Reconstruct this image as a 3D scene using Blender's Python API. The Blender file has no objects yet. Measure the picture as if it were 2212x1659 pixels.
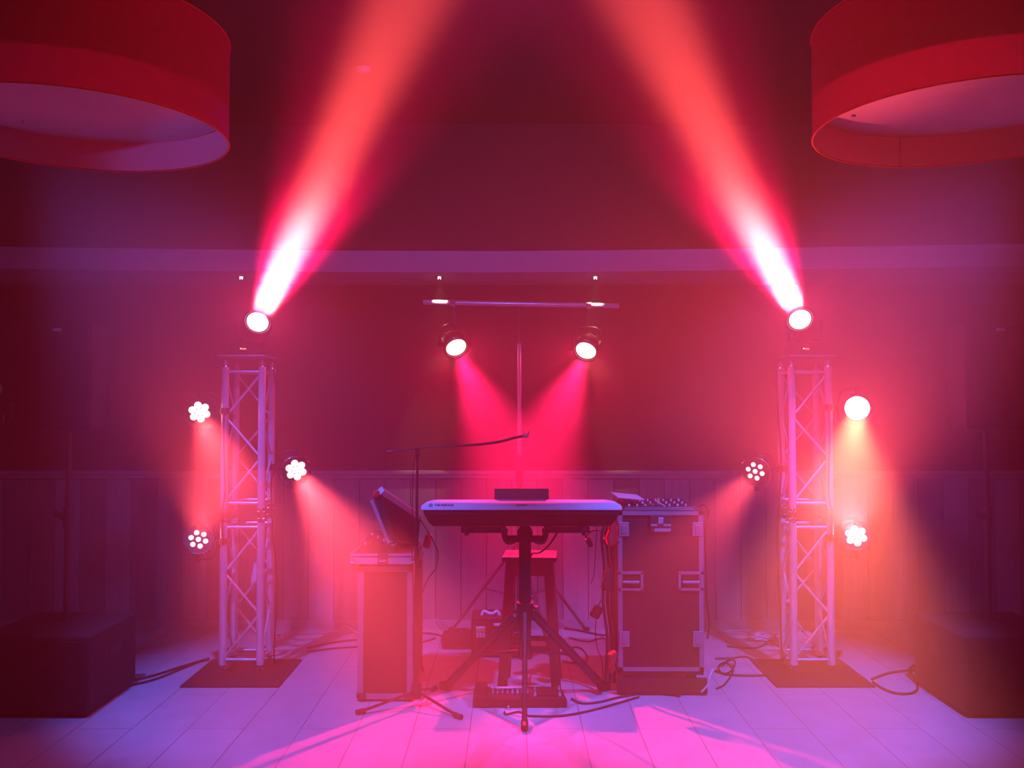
import bpy, bmesh, math, random
from mathutils import Vector, Matrix, Euler
random.seed(7)
PI = math.pi
SC = bpy.context.scene
COL = SC.collection

# ------------------------------------------------------------------ camera
F = 1990.0                      # focal length in pixels of the 2212 px wide frame
PITCH = math.radians(1.73)
CAMH = 1.70
cam_d = bpy.data.cameras.new('camera')
cam_d.sensor_width = 36.0
cam_d.lens = 36.0 * F / 2212.0
cam_d.clip_start = 0.02
cam = bpy.data.objects.new('camera', cam_d)
cam.location = (0, 0, CAMH)
cam.rotation_euler = (PI / 2 + PITCH, 0, 0)
COL.objects.link(cam)
SC.camera = cam

def P(px, py, Y):
    """point of the room seen at photo pixel (px,py) at distance Y in front of the camera"""
    a = (px - 1106.0) / F
    b = (829.5 - py) / F
    d = Vector((a, math.cos(PITCH) - b * math.sin(PITCH), math.sin(PITCH) + b * math.cos(PITCH)))
    d *= Y / d.y
    return Vector((d.x, Y, CAMH + d.z))

def G(px, py):
    """floor point seen at pixel"""
    a = (px - 1106.0) / F
    b = (829.5 - py) / F
    d = Vector((a, math.cos(PITCH) - b * math.sin(PITCH), math.sin(PITCH) + b * math.cos(PITCH)))
    d *= -CAMH / d.z
    return Vector((d.x, d.y, 0))

# ------------------------------------------------------------------ view, haze
SC.view_settings.view_transform = 'Standard'
SC.view_settings.look = 'None'
SC.view_settings.gamma = 1.0
SC.view_settings.use_curve_mapping = False
SC.view_settings.exposure = -0.15
SC.cycles.use_denoising = True
try:
    SC.cycles.denoiser = 'OPENIMAGEDENOISE'
    SC.cycles.denoising_input_passes = 'RGB_ALBEDO_NORMAL'
    SC.cycles.denoising_prefilter = 'ACCURATE'
except Exception:
    pass
SC.cycles.max_bounces = 4
SC.cycles.diffuse_bounces = 2
SC.cycles.glossy_bounces = 2
SC.cycles.volume_bounces = 0
SC.cycles.volume_max_steps = 12
SC.cycles.volume_step_rate = 1
SC.cycles.sample_clamp_indirect = 3.0

HAZE_DENSITY = 0.085
world = bpy.data.worlds.new('world')
SC.world = world
world.use_nodes = True
wn = world.node_tree
wn.nodes.clear()
wo = wn.nodes.new('ShaderNodeOutputWorld')
wb = wn.nodes.new('ShaderNodeBackground')
wb.inputs['Color'].default_value = (0, 0, 0, 1)
wb.inputs['Strength'].default_value = 0
wv = wn.nodes.new('ShaderNodeVolumeScatter')
wv.inputs['Color'].default_value = (1, 1, 1, 1)
wv.inputs['Density'].default_value = HAZE_DENSITY
wv.inputs['Anisotropy'].default_value = 0.5
# the haze lies in a layer and thins out under the ceiling
wg = wn.nodes.new('ShaderNodeNewGeometry')
wsx = wn.nodes.new('ShaderNodeSeparateXYZ')
wmr = wn.nodes.new('ShaderNodeMapRange')
wmr.inputs['From Min'].default_value = 2.42
wmr.inputs['From Max'].default_value = 2.85
wmr.inputs['To Min'].default_value = HAZE_DENSITY
wmr.inputs['To Max'].default_value = HAZE_DENSITY * 0.075
wn.links.new(wg.outputs['Position'], wsx.inputs[0])
wn.links.new(wsx.outputs['Z'], wmr.inputs['Value'])
wn.links.new(wmr.outputs[0], wv.inputs['Density'])
wn.links.new(wb.outputs[0], wo.inputs['Surface'])
wn.links.new(wv.outputs[0], wo.inputs['Volume'])

# ------------------------------------------------------------------ room lights that are out of frame or wide
RED = (1.0, 0.070, 0.085)
HOT = (1.0, 0.14, 0.065)
CRIM = (1.0, 0.008, 0.10)
BLUE = (0.09, 0.14, 1.0)
WARM = (1.0, 0.62, 0.45)

def light(name, kind, loc, power, color, aim=None, angle=None, blend=0.4, radius=0.05, parent=None):
    d = bpy.data.lights.new(name, kind)
    d.energy = power
    d.color = color
    d.shadow_soft_size = radius
    if kind == 'SPOT':
        d.spot_size = math.radians(angle)
        d.spot_blend = blend
    o = bpy.data.objects.new(name, d)
    o.location = loc
    if aim is not None:
        v = Vector(aim) - Vector(loc)
        o.rotation_euler = v.to_track_quat('-Z', 'Y').to_euler()
    COL.objects.link(o)
    if parent is not None:
        o.parent = parent
        o.location = Vector(loc) - parent.location
    return o

# blue washes hung under the ceiling on the audience side
light('blue_wash', 'SPOT', (-2.2, 4.0, 3.9), 1300, BLUE, (-1.15, 5.6, 0.3), 46, 0.6, 0.06)
light('blue_wash', 'SPOT', (2.3, 4.0, 3.9), 1700, BLUE, (1.35, 5.5, 0.3), 46, 0.6, 0.06)
light('blue_fill', 'SPOT', (0.0, 3.6, 3.85), 190, BLUE, (0, 7.2, 1.4), 140, 0.8, 0.06)  # added broad fill without a fixture, tints soffit and back wall blue
# blue wash on a stand at the left, just below lamp height: catches the inside of the left drum lamp
light('blue_side', 'SPOT', (-4.0, 1.0, 2.25), 420, BLUE, (-1.25, 3.45, 2.70), 15, 0.5, 0.04)
# weak red fill added behind the camera, no such lamp in the hall
light('red_fill', 'SPOT', (0.0, -1.6, 2.6), 3, (1.0, 0.01, 0.03), (0.0, 5.0, 1.8), 100, 0.9, 0.15)

# ------------------------------------------------------------------ materials
def mat(name, color, rough=0.6, metal=0.0, noise=0.0, nscale=8.0, spec=0.5, bump=0.0, emit=None, estr=0.0):
    m = bpy.data.materials.new(name)
    m.use_nodes = True
    nt = m.node_tree
    b = nt.nodes['Principled BSDF']
    b.inputs['Base Color'].default_value = (*color, 1)
    b.inputs['Roughness'].default_value = rough
    b.inputs['Metallic'].default_value = metal
    b.inputs['Specular IOR Level'].default_value = spec
    if emit:
        b.inputs['Emission Color'].default_value = (*emit, 1)
        b.inputs['Emission Strength'].default_value = estr
    tc = nt.nodes.new('ShaderNodeTexCoord')
    nz = nt.nodes.new('ShaderNodeTexNoise')
    nz.inputs['Scale'].default_value = nscale
    nz.inputs['Detail'].default_value = 4
    nt.links.new(tc.outputs['Object'], nz.inputs['Vector'])
    rp = nt.nodes.new('ShaderNodeValToRGB')
    k = max(noise, 0.03)
    rp.color_ramp.elements[0].position = 0.3
    rp.color_ramp.elements[1].position = 0.7
    rp.color_ramp.elements[0].color = (*[c * (1 - k) for c in color], 1)
    rp.color_ramp.elements[1].color = (*[min(1, c * (1 + k)) for c in color], 1)
    nt.links.new(nz.outputs['Fac'], rp.inputs['Fac'])
    nt.links.new(rp.outputs['Color'], b.inputs['Base Color'])
    if bump:
        bp = nt.nodes.new('ShaderNodeBump')
        bp.inputs['Strength'].default_value = bump
        bp.inputs['Distance'].default_value = 0.01
        nt.links.new(nz.outputs['Fac'], bp.inputs['Height'])
        nt.links.new(bp.outputs['Normal'], b.inputs['Normal'])
    return m

def emat(name, color, strength):
    return mat(name, (0.8, 0.8, 0.8), 0.3, emit=color, estr=strength)

M = {
    'black': mat('black_plastic', (0.018, 0.018, 0.02), 0.45, noise=0.2),
    'blackm': mat('black_metal', (0.022, 0.022, 0.024), 0.35, noise=0.2),
    'matt': mat('black_laminate', (0.016, 0.015, 0.016), 0.8, noise=0.3, nscale=30),
    'carpet': mat('black_carpet', (0.02, 0.018, 0.02), 0.95, noise=0.3, nscale=60, bump=0.3),
    'grille': mat('black_grille', (0.014, 0.014, 0.015), 0.6, noise=0.4, nscale=120),
    'alu': mat('brushed_aluminium', (0.72, 0.73, 0.75), 0.26, 0.5, noise=0.08, nscale=25),
    'trim': mat('dull_aluminium_trim', (0.36, 0.35, 0.37), 0.45, 0.4, noise=0.1, nscale=20),
    'chrome': mat('chrome', (0.85, 0.85, 0.87), 0.12, 1.0, noise=0.03),
    'steel': mat('dark_steel', (0.06, 0.055, 0.06), 0.45, 0.4, noise=0.2, nscale=12),
    'silver': mat('silver_plastic', (0.55, 0.56, 0.6), 0.38, noise=0.04),
    'cable': mat('rubber_cable', (0.015, 0.014, 0.014), 0.55, noise=0.2),
    'wcable': mat('white_cable', (0.75, 0.74, 0.72), 0.5, noise=0.05),
    'white': mat('white_plastic', (0.78, 0.78, 0.8), 0.5, noise=0.05),
    'yellow': mat('yellow_label', (0.85, 0.5, 0.08), 0.6, noise=0.1),
    'wood': mat('dark_wood', (0.10, 0.05, 0.035), 0.4, noise=0.35, nscale=14),
    'ink': mat('dark_ink', (0.02, 0.02, 0.04), 0.6, noise=0.05),
    'redcloth': mat('red_fabric', (0.75, 0.04, 0.03), 0.85, noise=0.15, nscale=20),
    'plaster': mat('white_plaster', (0.42, 0.38, 0.4), 0.85, noise=0.06, nscale=5),
    'ceil': mat('dark_ceiling_paint', (0.03, 0.02, 0.02), 0.9, noise=0.12, nscale=3),
    'wall': mat('dark_wall_paint', (0.10, 0.06, 0.065), 0.9, noise=0.12, nscale=2.5),
    'rail': mat('pale_rail_paint', (0.42, 0.40, 0.41), 0.6, noise=0.08, nscale=10),
    'diff': mat('lamp_diffuser', (0.80, 0.76, 0.74), 0.7, noise=0.03, nscale=20),
    'clear': mat('pale_plastic_film', (0.6, 0.6, 0.65), 0.25, noise=0.1),
    'brass': mat('aged_brass', (0.35, 0.2, 0.09), 0.4, 0.8, noise=0.1),
    'candle': mat('candle_bulb', (0.75, 0.55, 0.35), 0.35, noise=0.05),
    'screen': mat('dark_screen', (0.01, 0.01, 0.015), 0.2, noise=0.02),
    'led_hot': emat('led_hot', (1.0, 0.38, 0.36), 9.0),
    'led_head': emat('led_head', (1.0, 0.45, 0.45), 16.0),
    'down': emat('downlight_bulb', (1.0, 0.72, 0.62), 25.0),
    'amber': emat('amber_display', (1.0, 0.28, 0.05), 1.6),
}

# floor: long pale tiles running away from the camera
def floor_material():
    m = bpy.data.materials.new('pale_floor_tiles')
    m.use_nodes = True
    nt = m.node_tree
    b = nt.nodes['Principled BSDF']
    tc = nt.nodes.new('ShaderNodeTexCoord')
    mp = nt.nodes.new('ShaderNodeMapping')
    mp.inputs['Rotation'].default_value = (0, 0, PI / 2)
    mp.inputs['Location'].default_value = (0.2, 0.226, 0)
    br = nt.nodes.new('ShaderNodeTexBrick')
    br.offset = 0.5
    br.inputs['Scale'].default_value = 1.0
    br.inputs['Brick Width'].default_value = 1.2
    br.inputs['Row Height'].default_value = 0.3025
    br.inputs['Mortar Size'].default_value = 0.0028
    br.inputs['Mortar Smooth'].default_value = 0.2
    br.inputs['Color1'].default_value = (0.55, 0.54, 0.55, 1)
    br.inputs['Color2'].default_value = (0.52, 0.51, 0.52, 1)
    br.inputs['Mortar'].default_value = (0.22, 0.2, 0.21, 1)
    nt.links.new(tc.outputs['Object'], mp.inputs['Vector'])
    nt.links.new(mp.outputs['Vector'], br.inputs['Vector'])
    nz = nt.nodes.new('ShaderNodeTexNoise')
    nz.inputs['Scale'].default_value = 6
    nz.inputs['Detail'].default_value = 6
    nt.links.new(tc.outputs['Object'], nz.inputs['Vector'])
    mx = nt.nodes.new('ShaderNodeMix')
    mx.data_type = 'RGBA'
    mx.blend_type = 'MULTIPLY'
    rp = nt.nodes.new('ShaderNodeValToRGB')
    rp.color_ramp.elements[0].position = 0.3
    rp.color_ramp.elements[0].color = (0.85, 0.85, 0.85, 1)
    rp.color_ramp.elements[1].position = 0.7
    rp.color_ramp.elements[1].color = (1, 1, 1, 1)
    nt.links.new(nz.outputs['Fac'], rp.inputs['Fac'])
    mx.inputs['Factor'].default_value = 1.0
    nt.links.new(br.outputs['Color'], mx.inputs['A'])
    nt.links.new(rp.outputs['Color'], mx.inputs['B'])
    nt.links.new(mx.outputs['Result'], b.inputs['Base Color'])
    b.inputs['Roughness'].default_value = 0.55
    b.inputs['Specular IOR Level'].default_value = 0.35
    return m

def board_material():
    """vertical boards, each with its own shade of greyish paint"""
    m = bpy.data.materials.new('painted_boards')
    m.use_nodes = True
    nt = m.node_tree
    b = nt.nodes['Principled BSDF']
    tc = nt.nodes.new('ShaderNodeTexCoord')
    sp = nt.nodes.new('ShaderNodeSeparateXYZ')
    nt.links.new(tc.outputs['Object'], sp.inputs[0])
    dv = nt.nodes.new('ShaderNodeMath'); dv.operation = 'DIVIDE'; dv.inputs[1].default_value = 0.2
    fl = nt.nodes.new('ShaderNodeMath'); fl.operation = 'FLOOR'
    nt.links.new(sp.outputs['X'], dv.inputs[0]); nt.links.new(dv.outputs[0], fl.inputs[0])
    wnz = nt.nodes.new('ShaderNodeTexWhiteNoise'); wnz.noise_dimensions = '1D'
    nt.links.new(fl.outputs[0], wnz.inputs['W'])
    rp = nt.nodes.new('ShaderNodeValToRGB')
    rp.color_ramp.elements[0].color = (0.27, 0.245, 0.25, 1)
    rp.color_ramp.elements[1].color = (0.56, 0.53, 0.54, 1)
    nt.links.new(wnz.outputs['Value'], rp.inputs['Fac'])
    mp = nt.nodes.new('ShaderNodeMapping'); mp.inputs['Scale'].default_value = (14, 14, 1.2)
    nz = nt.nodes.new('ShaderNodeTexNoise'); nz.inputs['Scale'].default_value = 2; nz.inputs['Detail'].default_value = 5
    nt.links.new(tc.outputs['Object'], mp.inputs['Vector']); nt.links.new(mp.outputs['Vector'], nz.inputs['Vector'])
    r2 = nt.nodes.new('ShaderNodeValToRGB')
    r2.color_ramp.elements[0].color = (0.78, 0.78, 0.78, 1); r2.color_ramp.elements[0].position = 0.3
    r2.color_ramp.elements[1].color = (1, 1, 1, 1); r2.color_ramp.elements[1].position = 0.7
    nt.links.new(nz.outputs['Fac'], r2.inputs['Fac'])
    mx = nt.nodes.new('ShaderNodeMix'); mx.data_type = 'RGBA'; mx.blend_type = 'MULTIPLY'
    mx.inputs['Factor'].default_value = 1.0
    nt.links.new(rp.outputs['Color'], mx.inputs['A']); nt.links.new(r2.outputs['Color'], mx.inputs['B'])
    nt.links.new(mx.outputs['Result'], b.inputs['Base Color'])
    b.inputs['Roughness'].default_value = 0.75
    return m

def shade_material():
    """thin red fabric with a pale lining; lets some light through"""
    m = bpy.data.materials.new('red_shade_fabric')
    m.use_nodes = True
    nt = m.node_tree
    nt.nodes.remove(nt.nodes['Principled BSDF'])
    out = nt.nodes['Material Output']
    geo = nt.nodes.new('ShaderNodeNewGeometry')
    tc = nt.nodes.new('ShaderNodeTexCoord')
    nz = nt.nodes.new('ShaderNodeTexNoise'); nz.inputs['Scale'].default_value = 40; nz.inputs['Detail'].default_value = 3
    nt.links.new(tc.outputs['Object'], nz.inputs['Vector'])
    rp = nt.nodes.new('ShaderNodeValToRGB')
    rp.color_ramp.elements[0].color = (0.42, 0.002, 0.12, 1); rp.color_ramp.elements[0].position = 0.3
    rp.color_ramp.elements[1].color = (0.50, 0.003, 0.15, 1); rp.color_ramp.elements[1].position = 0.7
    nt.links.new(nz.outputs['Fac'], rp.inputs['Fac'])
    cm = nt.nodes.new('ShaderNodeMix'); cm.data_type = 'RGBA'
    cm.inputs['B'].default_value = (0.62, 0.42, 0.42, 1)
    nt.links.new(geo.outputs['Backfacing'], cm.inputs['Factor'])
    nt.links.new(rp.outputs['Color'], cm.inputs['A'])
    df = nt.nodes.new('ShaderNodeBsdfDiffuse')
    nt.links.new(cm.outputs['Result'], df.inputs['Color'])
    tr = nt.nodes.new('ShaderNodeBsdfTranslucent')
    tr.inputs['Color'].default_value = (0.60, 0.002, 0.18, 1)
    ms = nt.nodes.new('ShaderNodeMixShader'); ms.inputs[0].default_value = 0.26
    nt.links.new(df.outputs[0], ms.inputs[1]); nt.links.new(tr.outputs[0], ms.inputs[2])
    nt.links.new(ms.outputs[0], out.inputs['Surface'])
    return m

M['floor'] = floor_material()
M['boards'] = board_material()
M['shade'] = shade_material()

# ------------------------------------------------------------------ mesh helpers
def BM():
    return bmesh.new()

def box(bm, c, s, rot=None, bev=0.0):
    """box centred at c with size s; rot a 3x3 or Euler tuple"""
    ret = bmesh.ops.create_cube(bm, size=1.0)
    vs = ret['verts']
    for v in vs:
        v.co = Vector((v.co.x * s[0], v.co.y * s[1], v.co.z * s[2]))
    if bev > 0:
        es = list({e for v in vs for e in v.link_edges})
        r = bmesh.ops.bevel(bm, geom=es, offset=bev, segments=2, affect='EDGES', profile=0.5)
        vs = list({v for f in r['faces'] for v in f.verts} | {v for v in vs if v.is_valid})
    if rot is not None:
        R = rot if isinstance(rot, Matrix) else Euler(rot).to_matrix()
        for v in vs:
            v.co = R @ v.co
    c = Vector(c)
    for v in vs:
        v.co += c
    return vs

def prism(bm, bottom, top):
    """closed solid between two rings of equal count"""
    a = [bm.verts.new(p) for p in bottom]
    b = [bm.verts.new(p) for p in top]
    n = len(a)
    bm.faces.new(list(reversed(a)))
    bm.faces.new(b)
    for i in range(n):
        j = (i + 1) % n
        bm.faces.new([a[i], a[j], b[j], b[i]])
    return a + b

def frame_of(d):
    d = d.normalized()
    u = Vector((0, 0, 1)) if abs(d.z) < 0.9 else Vector((1, 0, 0))
    x = d.cross(u).normalized()
    y = d.cross(x).normalized()
    return x, y

def tube(bm, pts, r, seg=10, caps=True):
    pts = [Vector(p) for p in pts]
    rs = r if isinstance(r, (list, tuple)) else [r] * len(pts)
    rings = []
    prev = None
    for i, p in enumerate(pts):
        if i == 0:
            d = pts[1] - pts[0]
        elif i == len(pts) - 1:
            d = pts[-1] - pts[-2]
        else:
            d = (pts[i + 1] - p).normalized() + (p - pts[i - 1]).normalized()
        d = d.normalized()
        if prev is None:
            x, y = frame_of(d)
        else:
            x = (prev - d * prev.dot(d))
            x = x.normalized() if x.length > 1e-6 else frame_of(d)[0]
            y = d.cross(x).normalized()
        prev = x
        rings.append([bm.verts.new(p + (x * math.cos(2 * PI * k / seg) + y * math.sin(2 * PI * k / seg)) * rs[i]) for k in range(seg)])
    for a, b in zip(rings, rings[1:]):
        for k in range(seg):
            j = (k + 1) % seg
            bm.faces.new([a[k], a[j], b[j], b[k]])
    if caps:
        bm.faces.new(list(reversed(rings[0])))
        bm.faces.new(rings[-1])

def lathe(bm, prof, seg=28, mtx=None, cap0=False, cap1=False):
    """profile of (radius, z) turned about z, then moved by mtx"""
    mtx = mtx or Matrix.Identity(4)
    rings = []
    for r, z in prof:
        if r < 1e-6:
            rings.append([bm.verts.new(mtx @ Vector((0, 0, z)))])
        else:
            rings.append([bm.verts.new(mtx @ Vector((r * math.cos(2 * PI * k / seg), r * math.sin(2 * PI * k / seg), z))) for k in range(seg)])
    for a, b in zip(rings, rings[1:]):
        for k in range(seg):
            j = (k + 1) % seg
            if len(a) == 1 and len(b) == 1:
                continue
            if len(a) == 1:
                bm.faces.new([a[0], b[k], b[j]])
            elif len(b) == 1:
                bm.faces.new([a[k], a[j], b[0]])
            else:
                bm.faces.new([a[k], a[j], b[j], b[k]])
    if cap0 and len(rings[0]) > 1:
        bm.faces.new(list(reversed(rings[0])))
    if cap1 and len(rings[-1]) > 1:
        bm.faces.new(rings[-1])

def smooth_path(pts, n=6):
    pts = [Vector(p) for p in pts]
    out = []
    for i in range(len(pts) - 1):
        p0 = pts[max(i - 1, 0)]; p1 = pts[i]; p2 = pts[i + 1]; p3 = pts[min(i + 2, len(pts) - 1)]
        for k in range(n):
            t = k / n
            out.append(0.5 * ((2 * p1) + (-p0 + p2) * t + (2 * p0 - 5 * p1 + 4 * p2 - p3) * t * t + (-p0 + 3 * p1 - 3 * p2 + p3) * t ** 3))
    out.append(pts[-1])
    return out

def obj(name, bm, m, parent=None, smooth=False, fixn=True):
    if fixn:
        bmesh.ops.recalc_face_normals(bm, faces=bm.faces[:])
    me = bpy.data.meshes.new(name)
    bm.to_mesh(me)
    bm.free()
    me.materials.append(m)
    if smooth:
        for p in me.polygons:
            p.use_smooth = True
        try:
            me.set_sharp_from_angle(angle=math.radians(40))
        except Exception:
            pass
    o = bpy.data.objects.new(name, me)
    COL.objects.link(o)
    if parent is not None:
        o.parent = parent
    return o

def thing(name, label, cat, loc=(0, 0, 0), rotz=0, group=None):
    o = bpy.data.objects.new(name, None)
    o.empty_display_size = 0.1
    COL.objects.link(o)
    o.location = loc
    o.rotation_euler = (0, 0, rotz)
    o['label'] = label
    o['category'] = cat
    if group:
        o['group'] = group
    return o

def tag(o, label, cat, group=None):
    o['label'] = label
    o['category'] = cat
    if group:
        o['group'] = group
    return o

def struct(name, bm, m, label=None, parent=None):
    o = obj(name, bm, m, parent)
    if parent is None:
        o['kind'] = 'structure'
        if label:
            o['label'] = label
    return o

def copy_tree(o, parent=None):
    c = o.copy()
    COL.objects.link(c)
    c.parent = parent
    for ch in list(o.children):
        copy_tree(ch, c)
    return c

# ------------------------------------------------------------------ the room
WY = 7.30          # back wall
CZ = 4.00          # ceiling
XL, XR, YB = -4.9, 4.9, -3.0
bm = BM(); box(bm, ((XL + XR) / 2, (WY + YB) / 2, -0.05), (XR - XL, WY - YB, 0.1))
struct('floor', bm, M['floor'], 'pale tiled floor with long narrow seams')
bm = BM(); box(bm, ((XL + XR) / 2, (WY + YB) / 2, CZ + 0.05), (XR - XL, WY - YB, 0.1))
struct('ceiling', bm, M['ceil'], 'dark ceiling above the hanging drum lamps')
bm = BM(); box(bm, (0, WY + 0.06, CZ / 2), (XR - XL, 0.12, CZ))
struct('wall_back', bm, M['ceil'], 'dark back wall above the boards')
bm = BM(); box(bm, (XL - 0.06, (WY + YB) / 2, CZ / 2), (0.12, WY - YB, CZ))
struct('wall_left', bm, M['wall'], 'dark left wall')
bm = BM(); box(bm, (XR + 0.06, (WY + YB) / 2, CZ / 2), (0.12, WY - YB, CZ))
struct('wall_right', bm, M['wall'], 'dark right wall')
bm = BM(); box(bm, (0, YB - 0.06, CZ / 2), (XR - XL, 0.12, CZ))
struct('wall_front', bm, M['wall'], 'dark wall behind the viewer')

RAILZ = P(1106, 1020, WY).z
bm = BM()
nb = int((XR - XL) / 0.2)
for i in range(nb):
    x = XL + 0.1 + 0.2 * i + (0.2 - (XL % 0.2)) % 0.2
    x = math.floor(XL / 0.2) * 0.2 + 0.1 + 0.2 * i
    if x - 0.1 < XL or x + 0.1 > XR:
        continue
    box(bm, (x, WY - 0.009, RAILZ / 2), (0.194, 0.018, RAILZ - 0.02))
struct('trim_1', bm, M['boards'], 'vertical painted boards covering the lower back wall')
bm = BM()
box(bm, (0, WY - 0.025, RAILZ), (XR - XL, 0.05, 0.028), bev=0.004)
box(bm, (0, WY - 0.022, RAILZ - 0.03), (XR - XL, 0.03, 0.03))
struct('trim_2', bm, M['rail'], 'pale rail capping the wall boards')
bm = BM(); box(bm, (0, WY - 0.027, 0.035), (XR - XL, 0.018, 0.07), bev=0.003)
struct('baseboard_back', bm, M['rail'], 'low skirting along the back wall')

# lowered soffit along the back wall: gently bowed front edge
SZ0, SZ1 = 2.71, 2.865
edge = [(-4.9, 6.36), (-3.9, 6.44), (-3.0, 6.52), (-2.0, 6.59), (-1.0, 6.635), (-0.1, 6.65), (0.5, 6.62), (1.5, 6.55), (2.5, 6.46), (3.5, 6.36), (4.9, 6.2)]
bm = BM()
bot = [Vector((x, y, SZ0)) for x, y in edge] + [Vector((4.9, WY, SZ0)), Vector((-4.9, WY, SZ0))]
top = [Vector((p.x, p.y, SZ1)) for p in bot]
prism(bm, bot, top)
so = struct('ceiling_soffit', bm, M['plaster'], 'pale bowed soffit band running along the back wall')

# ------------------------------------------------------------------ ceiling downlights in the soffit
DL = [(521, 599, 'far left small downlight in the soffit, above the left truss tower'),
      (949, 601, 'small downlight in the soffit over the left end of the crossbar'),
      (1286, 600, 'small downlight in the soffit over the right end of the crossbar'),
      (1707, 596, 'far right small downlight in the soffit, beside the right beam')]
for i, (px, py, lab) in enumerate(DL):
    p = P(px, py, 6.86)
    p = Vector((p.x, 6.86, SZ0))
    t = thing('downlight', lab, 'downlight', p, 0, 'recessed downlights in the soffit')
    bm = BM(); lathe(bm, [(0.018, 0.0), (0.018, -0.004), (0.034, -0.004), (0.036, 0.0)], 24)
    obj('trim_ring', bm, M['chrome'], t, True)
    bm = BM(); lathe(bm, [(0.0, -0.012), (0.009, -0.009), (0.013, -0.002), (0.013, 0.0)], 16)
    obj('bulb', bm, M['down'], t, True)
    for s in (-1, 1):
        bm = BM(); tube(bm, [(s * 0.007, 0, -0.006), (s * 0.009, 0, -0.02)], 0.0022, 6)
        obj('bulb_pin', bm, M['down'], t)
    pw = 90 if i in (1, 2) else 4
    light('downlight_beam', 'SPOT', p + Vector((0, 0, -0.03)), pw, WARM, p + Vector((0, 0.16, -0.40)), 36, 0.6, 0.02, t)

# smoke detector
p = P(785, 158, 6.1); p.z = CZ
t = thing('smoke_detector', 'small round smoke detector on the ceiling behind the left beam', 'smoke detector', p)
bm = BM(); lathe(bm, [(0.0, -0.035), (0.03, -0.034), (0.042, -0.02), (0.05, -0.012), (0.05, 0.0)], 24)
obj('housing', bm, M['trim'], t, True)

# ------------------------------------------------------------------ drum pendant lamps
def drum_lamp(cx, cy, lab):
    zb = 2.665; h = 0.36; R = 0.505
    t = thing('drum_lamp', lab, 'pendant lamp', (cx, cy, zb), 0, 'large red drum pendant lamps')
    bm = BM()
    lathe(bm, [(R, 0.0), (R, h)], 96)
    # outward normals so that the lining is on the inside
    o = obj('shade', bm, M['shade'], t, True, fixn=False)
    me = o.data
    n = me.polygons[0].normal; c = me.polygons[0].center
    if n.dot(Vector((c.x, c.y, 0))) < 0:
        me.flip_normals()
    for z in (0.0, h):
        bm = BM()
        tube(bm, [(R * math.cos(2 * PI * k / 96), R * math.sin(2 * PI * k / 96), z) for k in range(97)], 0.0035, 6, False)
        obj('rim_ring', bm, M['redcloth'], t, True)
    bm = BM(); box(bm, (-0.02 if cx > 0 else 0.1, R - 0.002, h / 2), (0.006, 0.002, h - 0.01))
    obj('seam', bm, M['redcloth'], t)
    bm = BM(); lathe(bm, [(0.0, 0.115), (R - 0.006, 0.115), (R - 0.006, 0.121), (0.0, 0.121)], 96)
    d = obj('diffuser', bm, M['diff'], t)
    for a in (0.4, 2.5, 4.6):
        bm = BM()
        lathe(bm, [(0.0, -0.006), (0.006, -0.004), (0.008, 0.0)], 10, Matrix.Translation((0.38 * math.cos(a), 0.38 * math.sin(a), 0.114)))
        obj('fixing_knob', bm, M['chrome'], d)
    bm = BM()
    tube(bm, [(0, 0, 0.121), (0, 0, CZ - zb)], 0.008, 8)
    obj('rod', bm, M['chrome'], t)
    bm = BM(); lathe(bm, [(0.0, CZ - zb - 0.03), (0.06, CZ - zb - 0.025), (0.065, CZ - zb)], 24)
    obj('ceiling_rose', bm, M['white'], t, True)
    bm = BM()
    for a in range(3):
        an = a * 2 * PI / 3 + 0.3
        tube(bm, [(0, 0, h - 0.01), ((R - 0.004) * math.cos(an), (R - 0.004) * math.sin(an), h - 0.01)], 0.004, 6)
    obj('spider', bm, M['chrome'], t)
    return t
drum_lamp(-1.51, 3.17, 'red drum pendant lamp hanging at the upper left, bluish inside')
drum_lamp(1.55, 3.10, 'red drum pendant lamp hanging at the upper right, pink inside')

# ------------------------------------------------------------------ PAR can
def look(d):
    """matrix whose local -Z points along d"""
    return Vector(d).normalized().to_track_quat('-Z', 'Y').to_matrix().to_4x4()

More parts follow.
